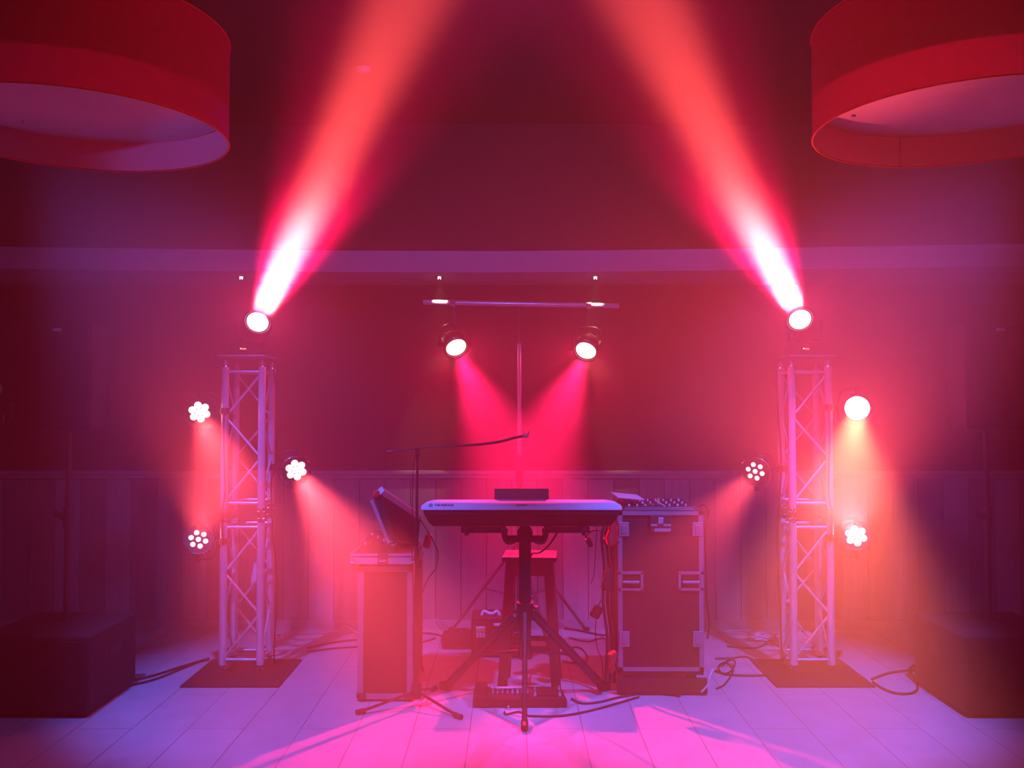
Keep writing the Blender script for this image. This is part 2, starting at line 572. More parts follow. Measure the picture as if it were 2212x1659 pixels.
def par(px, py, Y, aim, lab, mount, beam=2400, angle=24, spill=50, hot=1.0, size=1.0, hang=False, col=RED, radius=0.045, solid=False, dot=0.0232):
    p = P(px, py, Y)
    t = thing('par_light', lab, 'stage light', p, 0, 'round red LED stage lights')
    R = look(Vector(aim) - p)
    r = 0.095 * size
    bm = BM()
    lathe(bm, [(0.0, 0.115), (r * 0.5, 0.112), (r * 0.72, 0.095), (r * 0.86, 0.06), (r * 0.9, 0.02), (r * 0.92, -0.02), (r, -0.028), (r, -0.045), (r * 0.9, -0.045), (r * 0.88, -0.03), (0.0, -0.03)], 32, R)
    hs = obj('housing', bm, M['blackm'], t, True)
    bm = BM()
    lathe(bm, [(r * 1.0, -0.046), (r * 1.03, -0.043), (r * 1.03, -0.02), (r * 1.0, -0.018)], 32, R)
    obj('bezel', bm, M['chrome'], hs, True)
    bm = BM()
    for k in range(10):
        a = 2 * PI * k / 10
        c = R @ Vector((r * 0.86 * math.cos(a), r * 0.86 * math.sin(a), 0.06))
        rr = (R @ Euler((0, 0, a)).to_matrix().to_4x4()).to_3x3()
        box(bm, c, (0.02, 0.004, 0.06), rr)
    obj('cooling_fin', bm, M['blackm'], hs)
    pos = [(0, 0)] + [(0.046 * size * math.cos(k * PI / 3 + 0.3), 0.046 * size * math.sin(k * PI / 3 + 0.3)) for k in range(6)]
    if solid:
        pos = [(0, 0)]
    for (lx, ly) in pos:
        bm = BM()
        rl = 0.078 * size if solid else dot * size
        lathe(bm, [(0.0, -0.046), (rl * 0.7, -0.042), (rl, -0.031)], 20, R @ Matrix.Translation((lx, ly, 0)))
        obj('led_lens', bm, M['led_hot'], t, True)
    # yoke
    ax = (R.to_3x3() @ Vector((1, 0, 0)))
    ax = Vector((ax.x, ax.y, 0)).normalized()
    mv = Vector(mount) - p
    dirm = Vector((0, 0, 1)) if hang else Vector((mv.x, mv.y * 0.3, 0)).normalized()
    side = ax if hang else Vector((0, 0, 1))
    w = r + 0.02
    L = 0.15 if hang else 0.12
    arc = [side * w, side * w + dirm * L * 0.6, side * w * 0.6 + dirm * L, -side * w * 0.6 + dirm * L, -side * w + dirm * L * 0.6, -side * w]
    bm = BM(); tube(bm, smooth_path(arc, 4), 0.008, 8)
    obj('yoke', bm, M['blackm'], t, True)
    for s in (-1, 1):
        bm = BM(); tube(bm, [side * s * (r * 0.8), side * s * (w + 0.02)], [0.012, 0.016], 10)
        obj('knob', bm, M['black'], t, True)
    q = dirm * L
    bm = BM()
    tube(bm, [q, mv * 0.5 + q * 0.5 if not hang else mv, mv], 0.009, 8)
    e = mv
    if hang:
        tube(bm, [e + Vector((-0.02, 0, 0)), e + Vector((0.02, 0, 0))], 0.03, 12)
    else:
        tube(bm, [e + Vector((0, 0, -0.02)), e + Vector((0, 0, 0.02))], 0.034, 12)
    obj('clamp', bm, M['chrome'] if hang else M['blackm'], t, True)
    # its light: narrow beam + wide spill, just in front of the lenses
    f = p + (R.to_3x3() @ Vector((0, 0, -0.075)))
    light('par_beam', 'SPOT', f, beam, col, aim, angle, 0.95, radius, t)
    if spill:
        light('par_spill', 'SPOT', f, spill, (1.0, 0.012, 0.075), aim, 165, 1.0, 0.05, t)
    return t

# ------------------------------------------------------------------ T-bar lighting stand at the back
SY = 6.95
sx = 0.055
t = thing('lighting_stand', 'tall thin stand with a crossbar, behind the keyboard', 'light stand', (sx, SY, 0))
zt = P(1123, 657, SY).z
hubz = P(1123, 1180, SY).z
bm = BM(); tube(bm, [(0, 0, 0.30), (0, 0, 1.35)], 0.0185, 14); obj('lower_pole', bm, M['steel'], t, True)
bm = BM(); tube(bm, [(0, 0, 1.33), (0, 0, zt - 0.30)], 0.0165, 14); obj('middle_pole', bm, M['alu'], t, True)
bm = BM(); tube(bm, [(0, 0, zt - 0.32), (0, 0, zt)], 0.0125, 14); obj('upper_pole', bm, M['steel'], t, True)
bm = BM(); tube(bm, [(0, 0, 1.16), (0, 0, 1.38)], 0.03, 14); box(bm, (0.045, 0, 1.31), (0.05, 0.02, 0.03)); obj('clamp_collar', bm, M['black'], t, True)
bm = BM(); tube(bm, [(0, 0, hubz - 0.06), (0, 0, hubz + 0.04)], 0.034, 14); obj('hub', bm, M['black'], t, True)
zl = P(914, 653, SY).z; zr = P(1337, 661, SY).z
xl = P(914, 653, SY).x - sx; xr = P(1337, 661, SY).x - sx
bm = BM(); tube(bm, [(xl, 0, zl), (xr, 0, zr)], 0.020, 14); cb = obj('crossbar', bm, M['alu'], t, True)
for (a, rr) in ((205, .58), (335, .58), (90, .40)):
    c, s = math.cos(math.radians(a)), math.sin(math.radians(a))
    if a != 90:
        c, s = (-1 if a == 205 else 1) * 0.92, 0.5
    else:
        c, s = 0.38, -0.925
    end = Vector((c * 0.56, s * 0.56, 0.012))
    if a != 90:
        end = Vector((c * 0.56, 0.25, 0.012))
    bm = BM(); tube(bm, [(c * 0.03, s * 0.03, hubz), end], 0.011, 8); lg = obj('leg', bm, M['steel'], t)
    bm = BM(); tube(bm, [end + Vector((-c * .02, -s * .02, 0.012)), end + Vector((c * .03, s * .03, 0.003))], 0.015, 8); obj('foot', bm, M['black'], lg)
    bm = BM(); tube(bm, [(c * 0.02, s * 0.02, 0.32), end * 0.5 + Vector((0, 0, hubz * 0.5))], 0.007, 6); obj('brace', bm, M['steel'], t)

def bar_z(x):
    return zl + (zr - zl) * (x - sx - xl) / (xr - xl)
pL = P(983, 745, SY); pR = P(1268, 752, SY)
par(983, 745, SY - 0.01, (0.62, 4.55, 0), 'red stage light hanging from the left half of the crossbar',
    (P(979, 657, SY).x, SY, bar_z(P(979, 657, SY).x)), 2300, 36, 60, hang=True, size=1.0, solid=True, col=CRIM, radius=0.03)
par(1268, 752, SY - 0.01, (-0.50, 4.55, 0), 'red stage light hanging from the right half of the crossbar',
    (P(1271, 660, SY).x, SY, bar_z(P(1271, 660, SY).x)), 2300, 36, 60, hang=True, size=1.0, solid=True, col=CRIM, radius=0.03)

# ------------------------------------------------------------------ truss towers
TY = 6.10
def truss_tower(cx, lab, mirror=1):
    t = thing('truss_tower', lab, 'truss tower', (cx, TY, 0), 0, 'aluminium truss towers')
    bm = BM(); box(bm, (0, -0.06, 0.006), (0.61, 0.62, 0.012), bev=0.002)
    obj('base_plate', bm, M['matt'], t)
    bm = BM(); box(bm, (-0.01 * mirror, 0, 2.063), (0.31, 0.31, 0.01), bev=0.002)
    tp = obj('top_plate', bm, M['alu'], t)
    h = 0.12
    for seg in range(2):
        z0 = 0.03 + seg * 1.005
        zA = z0 + 0.075; zB = z0 + 0.925
        frame = thing('truss_section', '', '', (0, 0, 0))
        del frame['label']; del frame['category']
        frame.parent = t
        for sx_ in (-1, 1):
            for sy_ in (-1, 1):
                x, y = sx_ * h, sy_ * h
                bm = BM(); tube(bm, [(x, y, z0 + 0.045), (x, y, z0 + 0.955)], 0.025, 14)
                obj('chord', bm, M['alu'], frame, True)
                bm = BM()
                lathe(bm, [(0.0, 0), (0.011, 0), (0.014, 0.028), (0.021, 0.033), (0.024, 0.046)], 12, Matrix.Translation((x, y, z0)))
                tube(bm, [(x - 0.022, y, z0 + 0.02), (x + 0.022, y, z0 + 0.02)], 0.004, 6)
                obj('spigot', bm, M['chrome'], frame, True)
                bm = BM()
                lathe(bm, [(0.024, -0.046), (0.021, -0.033), (0.014, -0.028), (0.011, 0.0), (0.0, 0)], 12, Matrix.Translation((x, y, z0 + 1.0)))
                tube(bm, [(x - 0.022, y, z0 + 0.98), (x + 0.022, y, z0 + 0.98)], 0.004, 6)
                obj('spigot', bm, M['chrome'], frame, True)
        zs = [zB - 0.02, zB - 0.02 - 0.268, zA + 0.27, zA + 0.02]
        lo = zA + 0.025; hi = zB - 0.025
        st = (hi - lo) / 3
        for face in range(4):
            ang = face * PI / 2
            R = Matrix.Rotation(ang, 3, 'Z')
            a = -h + 0.022; b = h - 0.022
            for z in (zA, zB):
                bm = BM()
                tube(bm, [R @ Vector((a, -h, z)), R @ Vector((b, -h, z))], 0.0105, 10)
                obj('end_bar', bm, M['alu'], frame, True)
            pts = [(b, hi - 0.005), (a, hi - st + 0.02), (a, hi - st - 0.02), (b, hi - 2 * st + 0.02), (b, hi - 2 * st - 0.02), (a, lo + 0.005)]
            for k in (0, 2, 4):
                bm = BM()
                tube(bm, [R @ Vector((pts[k][0], -h, pts[k][1])), R @ Vector((pts[k + 1][0], -h, pts[k + 1][1]))], 0.008, 8)
                obj('diagonal_brace', bm, M['alu'], frame, True)
    return t
TLX, TRX = -1.742, 1.935
truss_tower(TLX, 'left aluminium truss tower on a dark square base plate')
truss_tower(TRX, 'right aluminium truss tower on a dark square base plate', -1)

# ------------------------------------------------------------------ moving heads
def moving_head(cx, px, py, aim, lab):
    zb = 2.068
    t = thing('moving_head', lab, 'stage light', (cx, TY, zb), 0, 'moving heads on the truss towers')
    bm = BM()
    prism(bm, [(-.115, -.1, 0), (.115, -.1, 0), (.115, .1, 0), (-.115, .1, 0)], [(-.1, -.085, .085), (.1, -.085, .085), (.1, .085, .085), (-.1, .085, .085)])
    b = obj('base', bm, M['black'], t)
    bm = BM(); box(bm, (-0.03, -0.0935, 0.045), (0.006, 0.004, 0.006)); obj('indicator_light', bm, emat('indicator', (1, .6, .3), 8), b)
    bm = BM(); box(bm, (-0.008, -0.0935, 0.043), (0.028, 0.004, 0.010)); obj('display', bm, M['amber'], b)
    c = P(px, py, TY) - Vector((cx, TY, zb))
    R = look(Vector(aim) - P(px, py, TY))
    ax = Vector((1, 0, 0))
    bm = BM(); tube(bm, [(0, 0, 0.085), (0, 0, 0.1)], 0.05, 20)
    box(bm, (0, 0, 0.108), (0.23, 0.07, 0.025), bev=0.006)
    for s in (-1, 1):
        box(bm, (s * 0.105, 0, 0.108 + (c.z - 0.07) / 2), (0.022, 0.075, c.z - 0.06), bev=0.006)
    obj('yoke', bm, M['black'], t)
    T = Matrix.Translation(c) @ R @ Matrix.Diagonal((1.3, 1.3, 1.08, 1.0))
    bm = BM()
    lathe(bm, [(0.0, 0.13), (0.04, 0.125), (0.066, 0.095), (0.076, 0.03), (0.078, -0.05), (0.074, -0.10), (0.066, -0.112), (0.06, -0.105), (0.0, -0.10)], 28, T)
    hd = obj('head', bm, M['black'], t, True)
    bm = BM(); lathe(bm, [(0.0, -0.118), (0.035, -0.113), (0.055, -0.104)], 24, T)
    obj('lens', bm, M['led_head'], hd, True)
    f = Vector((cx, TY, zb)) + c + (R.to_3x3() @ Vector((0, 0, -0.15)))
    light('head_beam', 'SPOT', f, 25000, (1.0, 0.004, 0.085), aim, 22, 1.0, 0.06, t)
    light('head_core', 'SPOT', f, 240000, (1.0, 0.082, 0.068), aim, 8.5, 0.8, 0.075, t)
    light('head_spill', 'SPOT', f, 55, CRIM, aim, 175, 1.0, 0.05, t)
    return t
moving_head(TLX, 549, 712, P(895, -40, 3.55), 'moving head beam light on top of the left truss tower')
moving_head(TRX, 1736, 706, P(1372, -40, 3.55), 'moving head beam light on top of the right truss tower')

# ------------------------------------------------------------------ pars on the towers
def chord(cx, s, z, Yc=TY - 0.12):
    return (cx + s * 0.12, Yc, z)
def zat(py, Y=6.0):
    return P(1106, py, Y).z
par(430, 888, 5.98, P(600, 1330, 3.0), 'red stage light on the outer side of the left tower, upper of the two', chord(TLX, -1, zat(888)), 2000, 14, 28)
par(428, 1168, 5.98, Vector((-0.9, 3.1, 2.2)), 'red stage light on the outer side of the left tower, lower, tilted upward', chord(TLX, -1, zat(1168)), 380, 26, 12, dot=0.016)
par(638, 1013, 6.05, P(930, 1480, 3.2), 'red stage light on the inner side of the left tower', chord(TLX, 1, zat(1013), TY + 0.12), 2600, 17, 22)
par(1852, 880, 5.98, P(1808, 1280, 2.7), 'red stage light on the outer side of the right tower, upper of the two', chord(TRX, 1, zat(880)), 5000, 11, 45, col=HOT, solid=True)
par(1850, 1160, 5.98, Vector((0.9, 3.1, 2.2)), 'red stage light on the outer side of the right tower, lower, tilted upward', chord(TRX, 1, zat(1160)), 1300, 32, 20, col=RED)
par(1633, 1016, 6.05, P(1330, 1400, 3.4), 'red stage light on the inner side of the right tower', chord(TRX, -1, zat(1016), TY + 0.12), 800, 17, 9, dot=0.015)

# ------------------------------------------------------------------ loudspeakers, poles and subwoofers
def subwoofer(cx, lab):
    t = thing('subwoofer', lab, 'loudspeaker', (cx, 5.485, 0), 0, 'black subwoofers on the floor')
    bm = BM(); box(bm, (0, 0, 0.235), (0.62, 0.65, 0.43), bev=0.012)
    obj('cabinet', bm, M['carpet'], t)
    bm = BM(); box(bm, (0, -0.328, 0.235), (0.57, 0.012, 0.38), bev=0.004)
    obj('grille', bm, M['grille'], t)
    for s in (-1, 1):
        bm = BM(); box(bm, (s * 0.311, 0.02, 0.30), (0.008, 0.16, 0.07), bev=0.003)
        box(bm, (s * 0.316, 0.02, 0.325), (0.012, 0.12, 0.014), bev=0.003)
        obj('handle', bm, M['black'], t)
    for a in (-1, 1):
        for b in (-1, 1):
            bm = BM(); tube(bm, [(a * .26, b * .27, 0.0), (a * .26, b * .27, 0.022)], 0.02, 10)
            obj('foot', bm, M['black'], t)
    bm = BM(); lathe(bm, [(0.0, 0.456), (0.03, 0.456), (0.045, 0.45)], 18)
    obj('pole_socket', bm, M['blackm'], t, True)
    return t
def speaker(cx, lab, rz):
    zb = 1.60
    t = thing('loudspeaker', lab, 'loudspeaker', (cx, 5.5, zb), rz, 'black loudspeakers on poles')
    bm = BM()
    prism(bm, [(-.195, -.17, 0), (.195, -.17, 0), (.13, .19, 0), (-.13, .19, 0)], [(-.195, -.17, .615), (.195, -.17, .615), (.13, .19, .615), (-.13, .19, .615)])
    bmesh.ops.bevel(bm, geom=bm.edges[:], offset=0.008, segments=2, affect='EDGES')
    obj('cabinet', bm, M['carpet'], t)
    bm = BM(); box(bm, (0, -0.175, 0.305), (0.36, 0.012, 0.575), bev=0.004)
    obj('grille', bm, M['grille'], t)
    bm = BM(); tube(bm, [(0, 0, -0.02), (0, 0, 0.01)], 0.03, 12); obj('pole_mount', bm, M['blackm'], t)
    bm = BM(); box(bm, (0, -0.183, 0.575), (0.05, 0.004, 0.018), bev=0.002); obj('badge', bm, M['silver'], t)
    return t
def pole(cx, lab):
    t = thing('speaker_pole', lab, 'speaker pole', (cx, 5.5, 0.456), 0, 'speaker poles')
    bm = BM(); tube(bm, [(0, 0, 0.0), (0, 0, 0.66)], 0.0185, 12); obj('lower_tube', bm, M['steel'], t, True)
    bm = BM(); tube(bm, [(0, 0, 0.62), (0, 0, 1.125)], 0.0165, 12); obj('upper_tube', bm, M['steel'], t, True)
    bm = BM(); tube(bm, [(0, 0, 0.56), (0, 0, 0.68)], 0.028, 12); box(bm, (-0.05, -0.01, 0.63), (0.06, 0.02, 0.035), rot=(0, 0.5, 0), bev=0.004)
    obj('clamp', bm, M['steel'], t, True)
    return t
SLX, SRX = -2.66, 2.825
subwoofer(SLX, 'black subwoofer box on the floor at the left edge')
subwoofer(SRX, 'black subwoofer box on the floor at the right edge')
pole(SLX + 0.02, 'dark pole rising from the left subwoofer')
pole(SRX, 'dark pole rising from the right subwoofer')
speaker(SLX + 0.03, 'black loudspeaker on the pole at the left', 0.0)
speaker(SRX, 'black loudspeaker on the pole at the right, lit along its top edge', 0.0)

# ------------------------------------------------------------------ wall sconce at the far left
p = P(-8, 905, WY - 0.02)
t = thing('wall_sconce', 'brass wall sconce with curved arms at the far left edge', 'wall lamp', p)
bm = BM(); lathe(bm, [(0.0, 0.0), (0.05, -0.004), (0.06, -0.015), (0.06, -0.02)], 20, Matrix.Rotation(PI / 2, 4, 'X') @ Matrix.Identity(4)); obj('backplate', bm, M['brass'], t, True)
for s in (-1, 1):
    bm = BM(); tube(bm, smooth_path([(0, -0.02, -0.05), (s * 0.06, -0.08, -0.09), (s * 0.14, -0.12, -0.06), (s * 0.19, -0.13, 0.02), (s * 0.195, -0.13, 0.10)], 6), 0.006, 8); obj('arm', bm, M['brass'], t, True)
    bm = BM(); lathe(bm, [(0.0, 0.10), (0.03, 0.105), (0.035, 0.12)], 16, Matrix.Translation((s * 0.195, -0.13, 0.0))); obj('drip_cup', bm, M['brass'], t, True)
bm = BM(); lathe(bm, [(0.012, 0.14), (0.012, 0.19), (0.032, 0.215), (0.036, 0.245), (0.02, 0.275), (0.0, 0.282)], 18, Matrix.Translation((0.085, -0.14, 0.0))); obj('bulb', bm, M['candle'], t, True)
bm = BM(); tube(bm, smooth_path([(0, -0.02, 0.0), (0.04, -0.1, -0.03), (0.085, -0.14, 0.04), (0.085, -0.14, 0.14)], 6), 0.006, 8); obj('arm', bm, M['brass'], t, True)

# ------------------------------------------------------------------ keyboard stand
KX, KY = 0.075, 5.36
t = thing('keyboard_stand', 'black single-column keyboard stand with a tripod base', 'keyboard stand', (KX, KY, 0))
bm = BM(); tube(bm, [(0, 0, 0.30), (0, 0, 0.98)], 0.036, 16); obj('column', bm, M['blackm'], t, True)
bm = BM(); tube(bm, [(0, 0, 0.50), (0, 0, 0.60)], 0.048, 16); hub = obj('hub', bm, M['black'], t, True)
bm = BM(); tube(bm, [(0, 0, 0.28), (0, 0, 0.35)], 0.042, 16); obj('slide_collar', bm, M['black'], t, True)
for (ax_, az_) in ((-0.055, 0.54), (0.07, 0.58)):
    bm = BM(); tube(bm, [(ax_ * 0.6, -0.03, az_), (ax_ * 1.1, -0.065, az_)], [0.008, 0.013], 8)
    obj('knob', bm, M['chrome'], hub, True)
feet = [G(962, 1490), G(1306, 1492), G(1133, 1578)]
for f in feet:
    e = Vector((f.x - KX, f.y - KY, 0.016))
    d = Vector((e.x, e.y, 0)).normalized()
    bm = BM(); tube(bm, [d * 0.04 + Vector((0, 0, 0.545)), e], 0.0150 if f is feet[2] else 0.026, 10); lg = obj('leg', bm, M['blackm'], t, True)
    bm = BM(); tube(bm, [e + Vector((0, 0, 0.02)) - d * 0.04, e + d * 0.03 + Vector((0, 0, 0.004))], 0.026 if f is not feet[2] else 0.020, 10); obj('rubber_foot', bm, M['black'], lg, True)
    bm = BM(); tube(bm, [d * 0.03 + Vector((0, 0, 0.315)), (d * 0.04 + Vector((0, 0, 0.545))) * 0.45 + e * 0.55], 0.010, 8); obj('brace', bm, M['blackm'], t, True)
bm = BM(); lathe(bm, [(0.0, 0.055), (0.03, 0.045), (0.045, 0.02), (0.045, -0.02), (0.0, -0.03)], 18, Matrix.Translation((0, 0, 0.99))); obj('pivot_head', bm, M['black'], t, True)
bm = BM(); box(bm, (0, 0, 0.965), (0.20, 0.05, 0.035), bev=0.005)
for s in (-1, 1):
    tube(bm, smooth_path([(s * 0.06, 0, 0.955), (s * 0.10, 0, 0.95), (s * 0.118, 0, 0.985), (s * 0.115, 0, 1.025)], 4), 0.018, 10)
obj('yoke', bm, M['black'], t, True)
for s in (-1, 1):
    bm = BM()
    box(bm, (s * 0.240, -0.10, 1.030), (0.25, 0.035, 0.034), bev=0.004)
    box(bm, (s * 0.125, -0.05, 1.030), (0.03, 0.12, 0.03), bev=0.004)
    box(bm, (s * 0.13, 0, 1.03), (0.02, 0.34, 0.02), bev=0.003)
    box(bm, (s * 0.33, 0, 1.037), (0.022, 0.36, 0.022), bev=0.003)
    tube(bm, [(s * 0.33, -0.15, 1.02), (s * 0.33, -0.15, 1.005)], 0.012, 8)
    obj('support_arm', bm, M['blackm'], t)

# ------------------------------------------------------------------ keyboard
t = thing('keyboard', 'silver and black electronic keyboard, its back towards the viewer', 'keyboard', (0, 0, 0))
XA, XB = P(909, 1100, 5.20).x, P(1344, 1100, 5.20).x
t.location = ((XA + XB) / 2, 5.40, 1.049)
W = XB - XA
def kx(a):
    return a * W / 2
# section through the keyboard: (y, z) local; audience side is -y
zf = P(1106, 1100, 5.20).z - 1.049
ztop = P(1106, 1079, 5.34).z - 1.049
bm = BM()
lower = [(-0.16, 0.0), (-0.20, 0.03), (-0.20, zf - 0.002), (0.22, zf - 0.002), (0.22, 0.01), (0.18, 0.0)]
def extr(bm, sec, x0, x1, inset=0.0):
    a = [Vector((x0, y, z)) for y, z in sec]; b = [Vector((x1, y, z)) for y, z in sec]
    prism(bm, a, b)
extr(bm, [(-0.13, 0.0), (-0.17, 0.025), (-0.20, zf - 0.03), (-0.20, zf - 0.002), (0.22, zf - 0.04), (0.22, 0.01), (0.18, 0.0)], -W / 2 + 0.012, W / 2 - 0.012)
for v in bm.verts:     # ends taper inwards towards the bottom
    k = (zf - v.co.z) / zf
    v.co.x *= 1 - 0.09 * max(0, k) ** 1.5
obj('lower_case', bm, M['matt'], t)
bm = BM()
xs = [-1.0, -0.985, -0.95, -0.90, -0.86, 0.86, 0.90, 0.95, 0.985, 1.0]
drop = [0.040, 0.022, 0.010, 0.003, 0.0, 0.0, 0.003, 0.010, 0.022, 0.040]
rings = []
for x, dz in zip(xs, drop):
    sec = [(-0.205, zf - 0.004), (-0.203, zf + 0.004), (-0.17, zf + 0.035 - dz * 0.5), (-0.06, ztop - dz), (0.02, ztop - 0.012 - dz * 0.5), (0.09, zf - 0.012), (0.22, zf - 0.022), (0.22, zf - 0.04)]
    rings.append([bm.verts.new((kx(x), y, z)) for y, z in sec])
for a, b in zip(rings, rings[1:]):
    for k in range(len(a)):
        j = (k + 1) % len(a)
        bm.faces.new([a[k], a[j], b[j], b[k]])
bm.faces.new(list(reversed(rings[0]))); bm.faces.new(rings[-1])
obj('top_case', bm, M['silver'], t, True)
# keys on the player's side
bm = BM()
n = 44
for i in range(n):
    x = -W * 0.45 + (i + 0.5) * W * 0.9 / n
    box(bm, (x, 0.160, zf - 0.010), (W * 0.9 / n - 0.0015, 0.13, 0.014))
k_ = obj('white_keys', bm, M['white'], t); k_['kind'] = 'stuff'
bm = BM()
for i in range(n):
    if i % 7 in (2, 6):
        continue
    x = -W * 0.45 + (i + 1.0) * W * 0.9 / n
    box(bm, (x, 0.140, zf + 0.001), (0.011, 0.085, 0.012), bev=0.001)
k_ = obj('black_keys', bm, M['black'], t); k_['kind'] = 'stuff'
# sockets on the back panel
for i in range(5):
    bm = BM()
    tube(bm, [(-0.33 + i * 0.022, -0.203, 0.05), (-0.33 + i * 0.022, -0.196, 0.05)], 0.005, 8)
    obj('back_socket', bm, M['blackm'], t)
for i in range(3):
    bm = BM()
    box(bm, (0.1 + i * 0.05, -0.200, 0.05), (0.03, 0.006, 0.01))
    obj('back_socket', bm, M['blackm'], t)
# lettering on the back lip (its front slope faces the viewer)
def text_mesh(body, size, m, parent, loc, rot, name='lettering', extrude=0.0006):
    cu = bpy.data.curves.new('lettering_curve', 'FONT')
    cu.body = body; cu.size = size; cu.extrude = extrude
    cu.align_x = 'LEFT'; cu.align_y = 'CENTER'
    tmp = bpy.data.objects.new('tmp', cu)
    COL.objects.link(tmp)
    dg = bpy.context.evaluated_depsgraph_get()
    me = bpy.data.meshes.new_from_object(tmp.evaluated_get(dg))
    bpy.data.objects.remove(tmp)
    me.materials.clear(); me.materials.append(m)
    o = bpy.data.objects.new(name, me)
    COL.objects.link(o)
    o.parent = parent
    o.location = loc
    o.rotation_euler = rot
    return o
tilt = math.atan2(0.031, 0.033)
ly, lz = -0.1865, zf + 0.0205
lx = P(938, 1090, 5.21).x - t.location.x
text_mesh('YAMAHA', 0.027, M['ink'], t, (lx, ly - 0.0012, lz + 0.0015), (tilt, 0, 0))
bm = BM(); 
Rt = Matrix.Translation((lx - 0.020, ly - 0.001, lz + 0.001)) @ Matrix.Rotation(tilt, 4, 'X')
lathe(bm, [(0.0095, 0), (0.0115, 0), (0.0115, 0.001), (0.0095, 0.001), (0.0095, 0)], 24, Rt)
for k in range(3):
    a = k * 2 * PI / 3 + PI / 2
    pa = Rt @ Vector((0.0, 0.0, 0.0006)); pb = Rt @ Vector((0.009 * math.cos(a), 0.009 * math.sin(a), 0.0006))
    tube(bm, [pa, pb], 0.0011, 5)
obj('emblem', bm, M['ink'], t)
bm = BM()
for k, w_ in enumerate((0.010, 0.008, 0.012, 0.009, 0.007)):
    box(bm, (k * 0.0125, 0, 0), (w_, 0.008, 0.001))
bmesh.ops.transform(bm, matrix=Matrix.Translation((P(1118, 1090, 5.21).x - t.location.x, ly - 0.0012, lz + 0.0015)) @ Matrix.Rotation(tilt, 4, 'X'), verts=bm.verts[:])
obj('printed_mark', bm, M['ink'], t)
# flip-up display
dx = P(1127, 1070, 5.3).x - t.location.x
bm = BM()
zc = P(1127, 1071, 5.36).z - 1.049
box(bm, (0, 0, 0), (0.315, 0.022, 0.082), bev=0.005)
bmesh.ops.transform(bm, matrix=Matrix.Translation((dx, -0.03, zc)) @ Matrix.Rotation(math.radians(-24), 4, 'X'), verts=bm.verts[:])
d_ = obj('display', bm, M['black'], t)
bm = BM(); box(bm, (0, 0.0125, 0), (0.27, 0.003, 0.062))
bmesh.ops.transform(bm, matrix=Matrix.Translation((dx, -0.03, zc)) @ Matrix.Rotation(math.radians(-24), 4, 'X'), verts=bm.verts[:])
obj('screen', bm, M['screen'], d_)

# ------------------------------------------------------------------ stool
t = thing('stool', 'dark wooden stool with a square seat, behind the keyboard stand', 'stool', (0.115, 5.82, 0), math.radians(-4))
bm = BM(); box(bm, (0, 0, 0.795), (0.335, 0.30, 0.03), bev=0.006); obj('seat', bm, M['wood'], t)
cs = [(-1, -1), (1, -1), (1, 1), (-1, 1)]
for a, b in cs:
    bm = BM()
    x0, y0, x1, y1 = a * 0.115, b * 0.105, a * 0.165, b * 0.14
    w = 0.029
    prism(bm, [(x1 + i * w, y1 + j * w, 0) for i, j in cs], [(x0 + i * w, y0 + j * w, 0.78) for i, j in cs])
    obj('leg', bm, M['wood'], t)
def lerp(k):
    return 0.165 + (0.115 - 0.165) * k / 0.78, 0.14 + (0.105 - 0.14) * k / 0.78
for z in (0.25, 0.72):
    X_, Y_ = lerp(z)
    hh = 0.03 if z < 0.5 else 0.06
    for b in (-1, 1):
        bm = BM(); box(bm, (0, b * Y_, z), (2 * X_ - 0.04, 0.018, hh)); obj('stretcher' if z < 0.5 else 'apron', bm, M['wood'], t)
    for a in (-1, 1):
        bm = BM(); box(bm, (a * X_, 0, z + 0.03 if z < 0.5 else z), (0.018, 2 * Y_ - 0.04, hh)); obj('stretcher' if z < 0.5 else 'apron', bm, M['wood'], t)

# ------------------------------------------------------------------ haze machine behind
p = P(1090, 1412, 6.45)
t = thing('haze_machine', 'black box-shaped haze machine with a white handle, left of the stool', 'haze machine', (-0.092, 6.55, 0))
bm = BM(); box(bm, (0, 0, 0.145), (0.38, 0.26, 0.27), bev=0.012); obj('housing', bm, M['black'], t)
for a in (-1, 1):
    for b in (-1, 1):
        bm = BM(); tube(bm, [(a * .16, b * .1, 0), (a * .16, b * .1, 0.012)], 0.015, 8); obj('foot', bm, M['black'], t)
bm = BM(); tube(bm, smooth_path([(-0.12, -0.06, 0.275), (-0.105, -0.06, 0.305), (-0.07, -0.06, 0.292), (-0.04, -0.06, 0.290), (-0.01, -0.06, 0.305), (0.005, -0.06, 0.275)], 4), 0.011, 8); obj('handle', bm, M['white'], t, True)
bm = BM(); box(bm, (-0.01, -0.132, 0.23), (0.05, 0.003, 0.018)); obj('label_plate', bm, M['white'], t)
bm = BM(); box(bm, (-0.125, -0.132, 0.21), (0.065, 0.003, 0.016)); obj('label_plate', bm, M['white'], t)
bm = BM(); box(bm, (-0.125, -0.132, 0.190), (0.065, 0.003, 0.020)); obj('warning_label', bm, M['yellow'], t)
for i in range(3):
    bm = BM(); box(bm, (-0.147 + i * 0.022, -0.132, 0.158), (0.018, 0.003, 0.034)); obj('switch', bm, M['white'], t)
bm = BM(); lathe(bm, [(0.0, 0.0), (0.03, 0), (0.04, 0.035), (0.032, 0.04), (0.0, 0.02)], 18, Matrix.Translation((0.13, -0.13, 0.15)) @ Matrix.Rotation(PI / 2, 4, 'X')); obj('nozzle', bm, M['steel'], t, True)

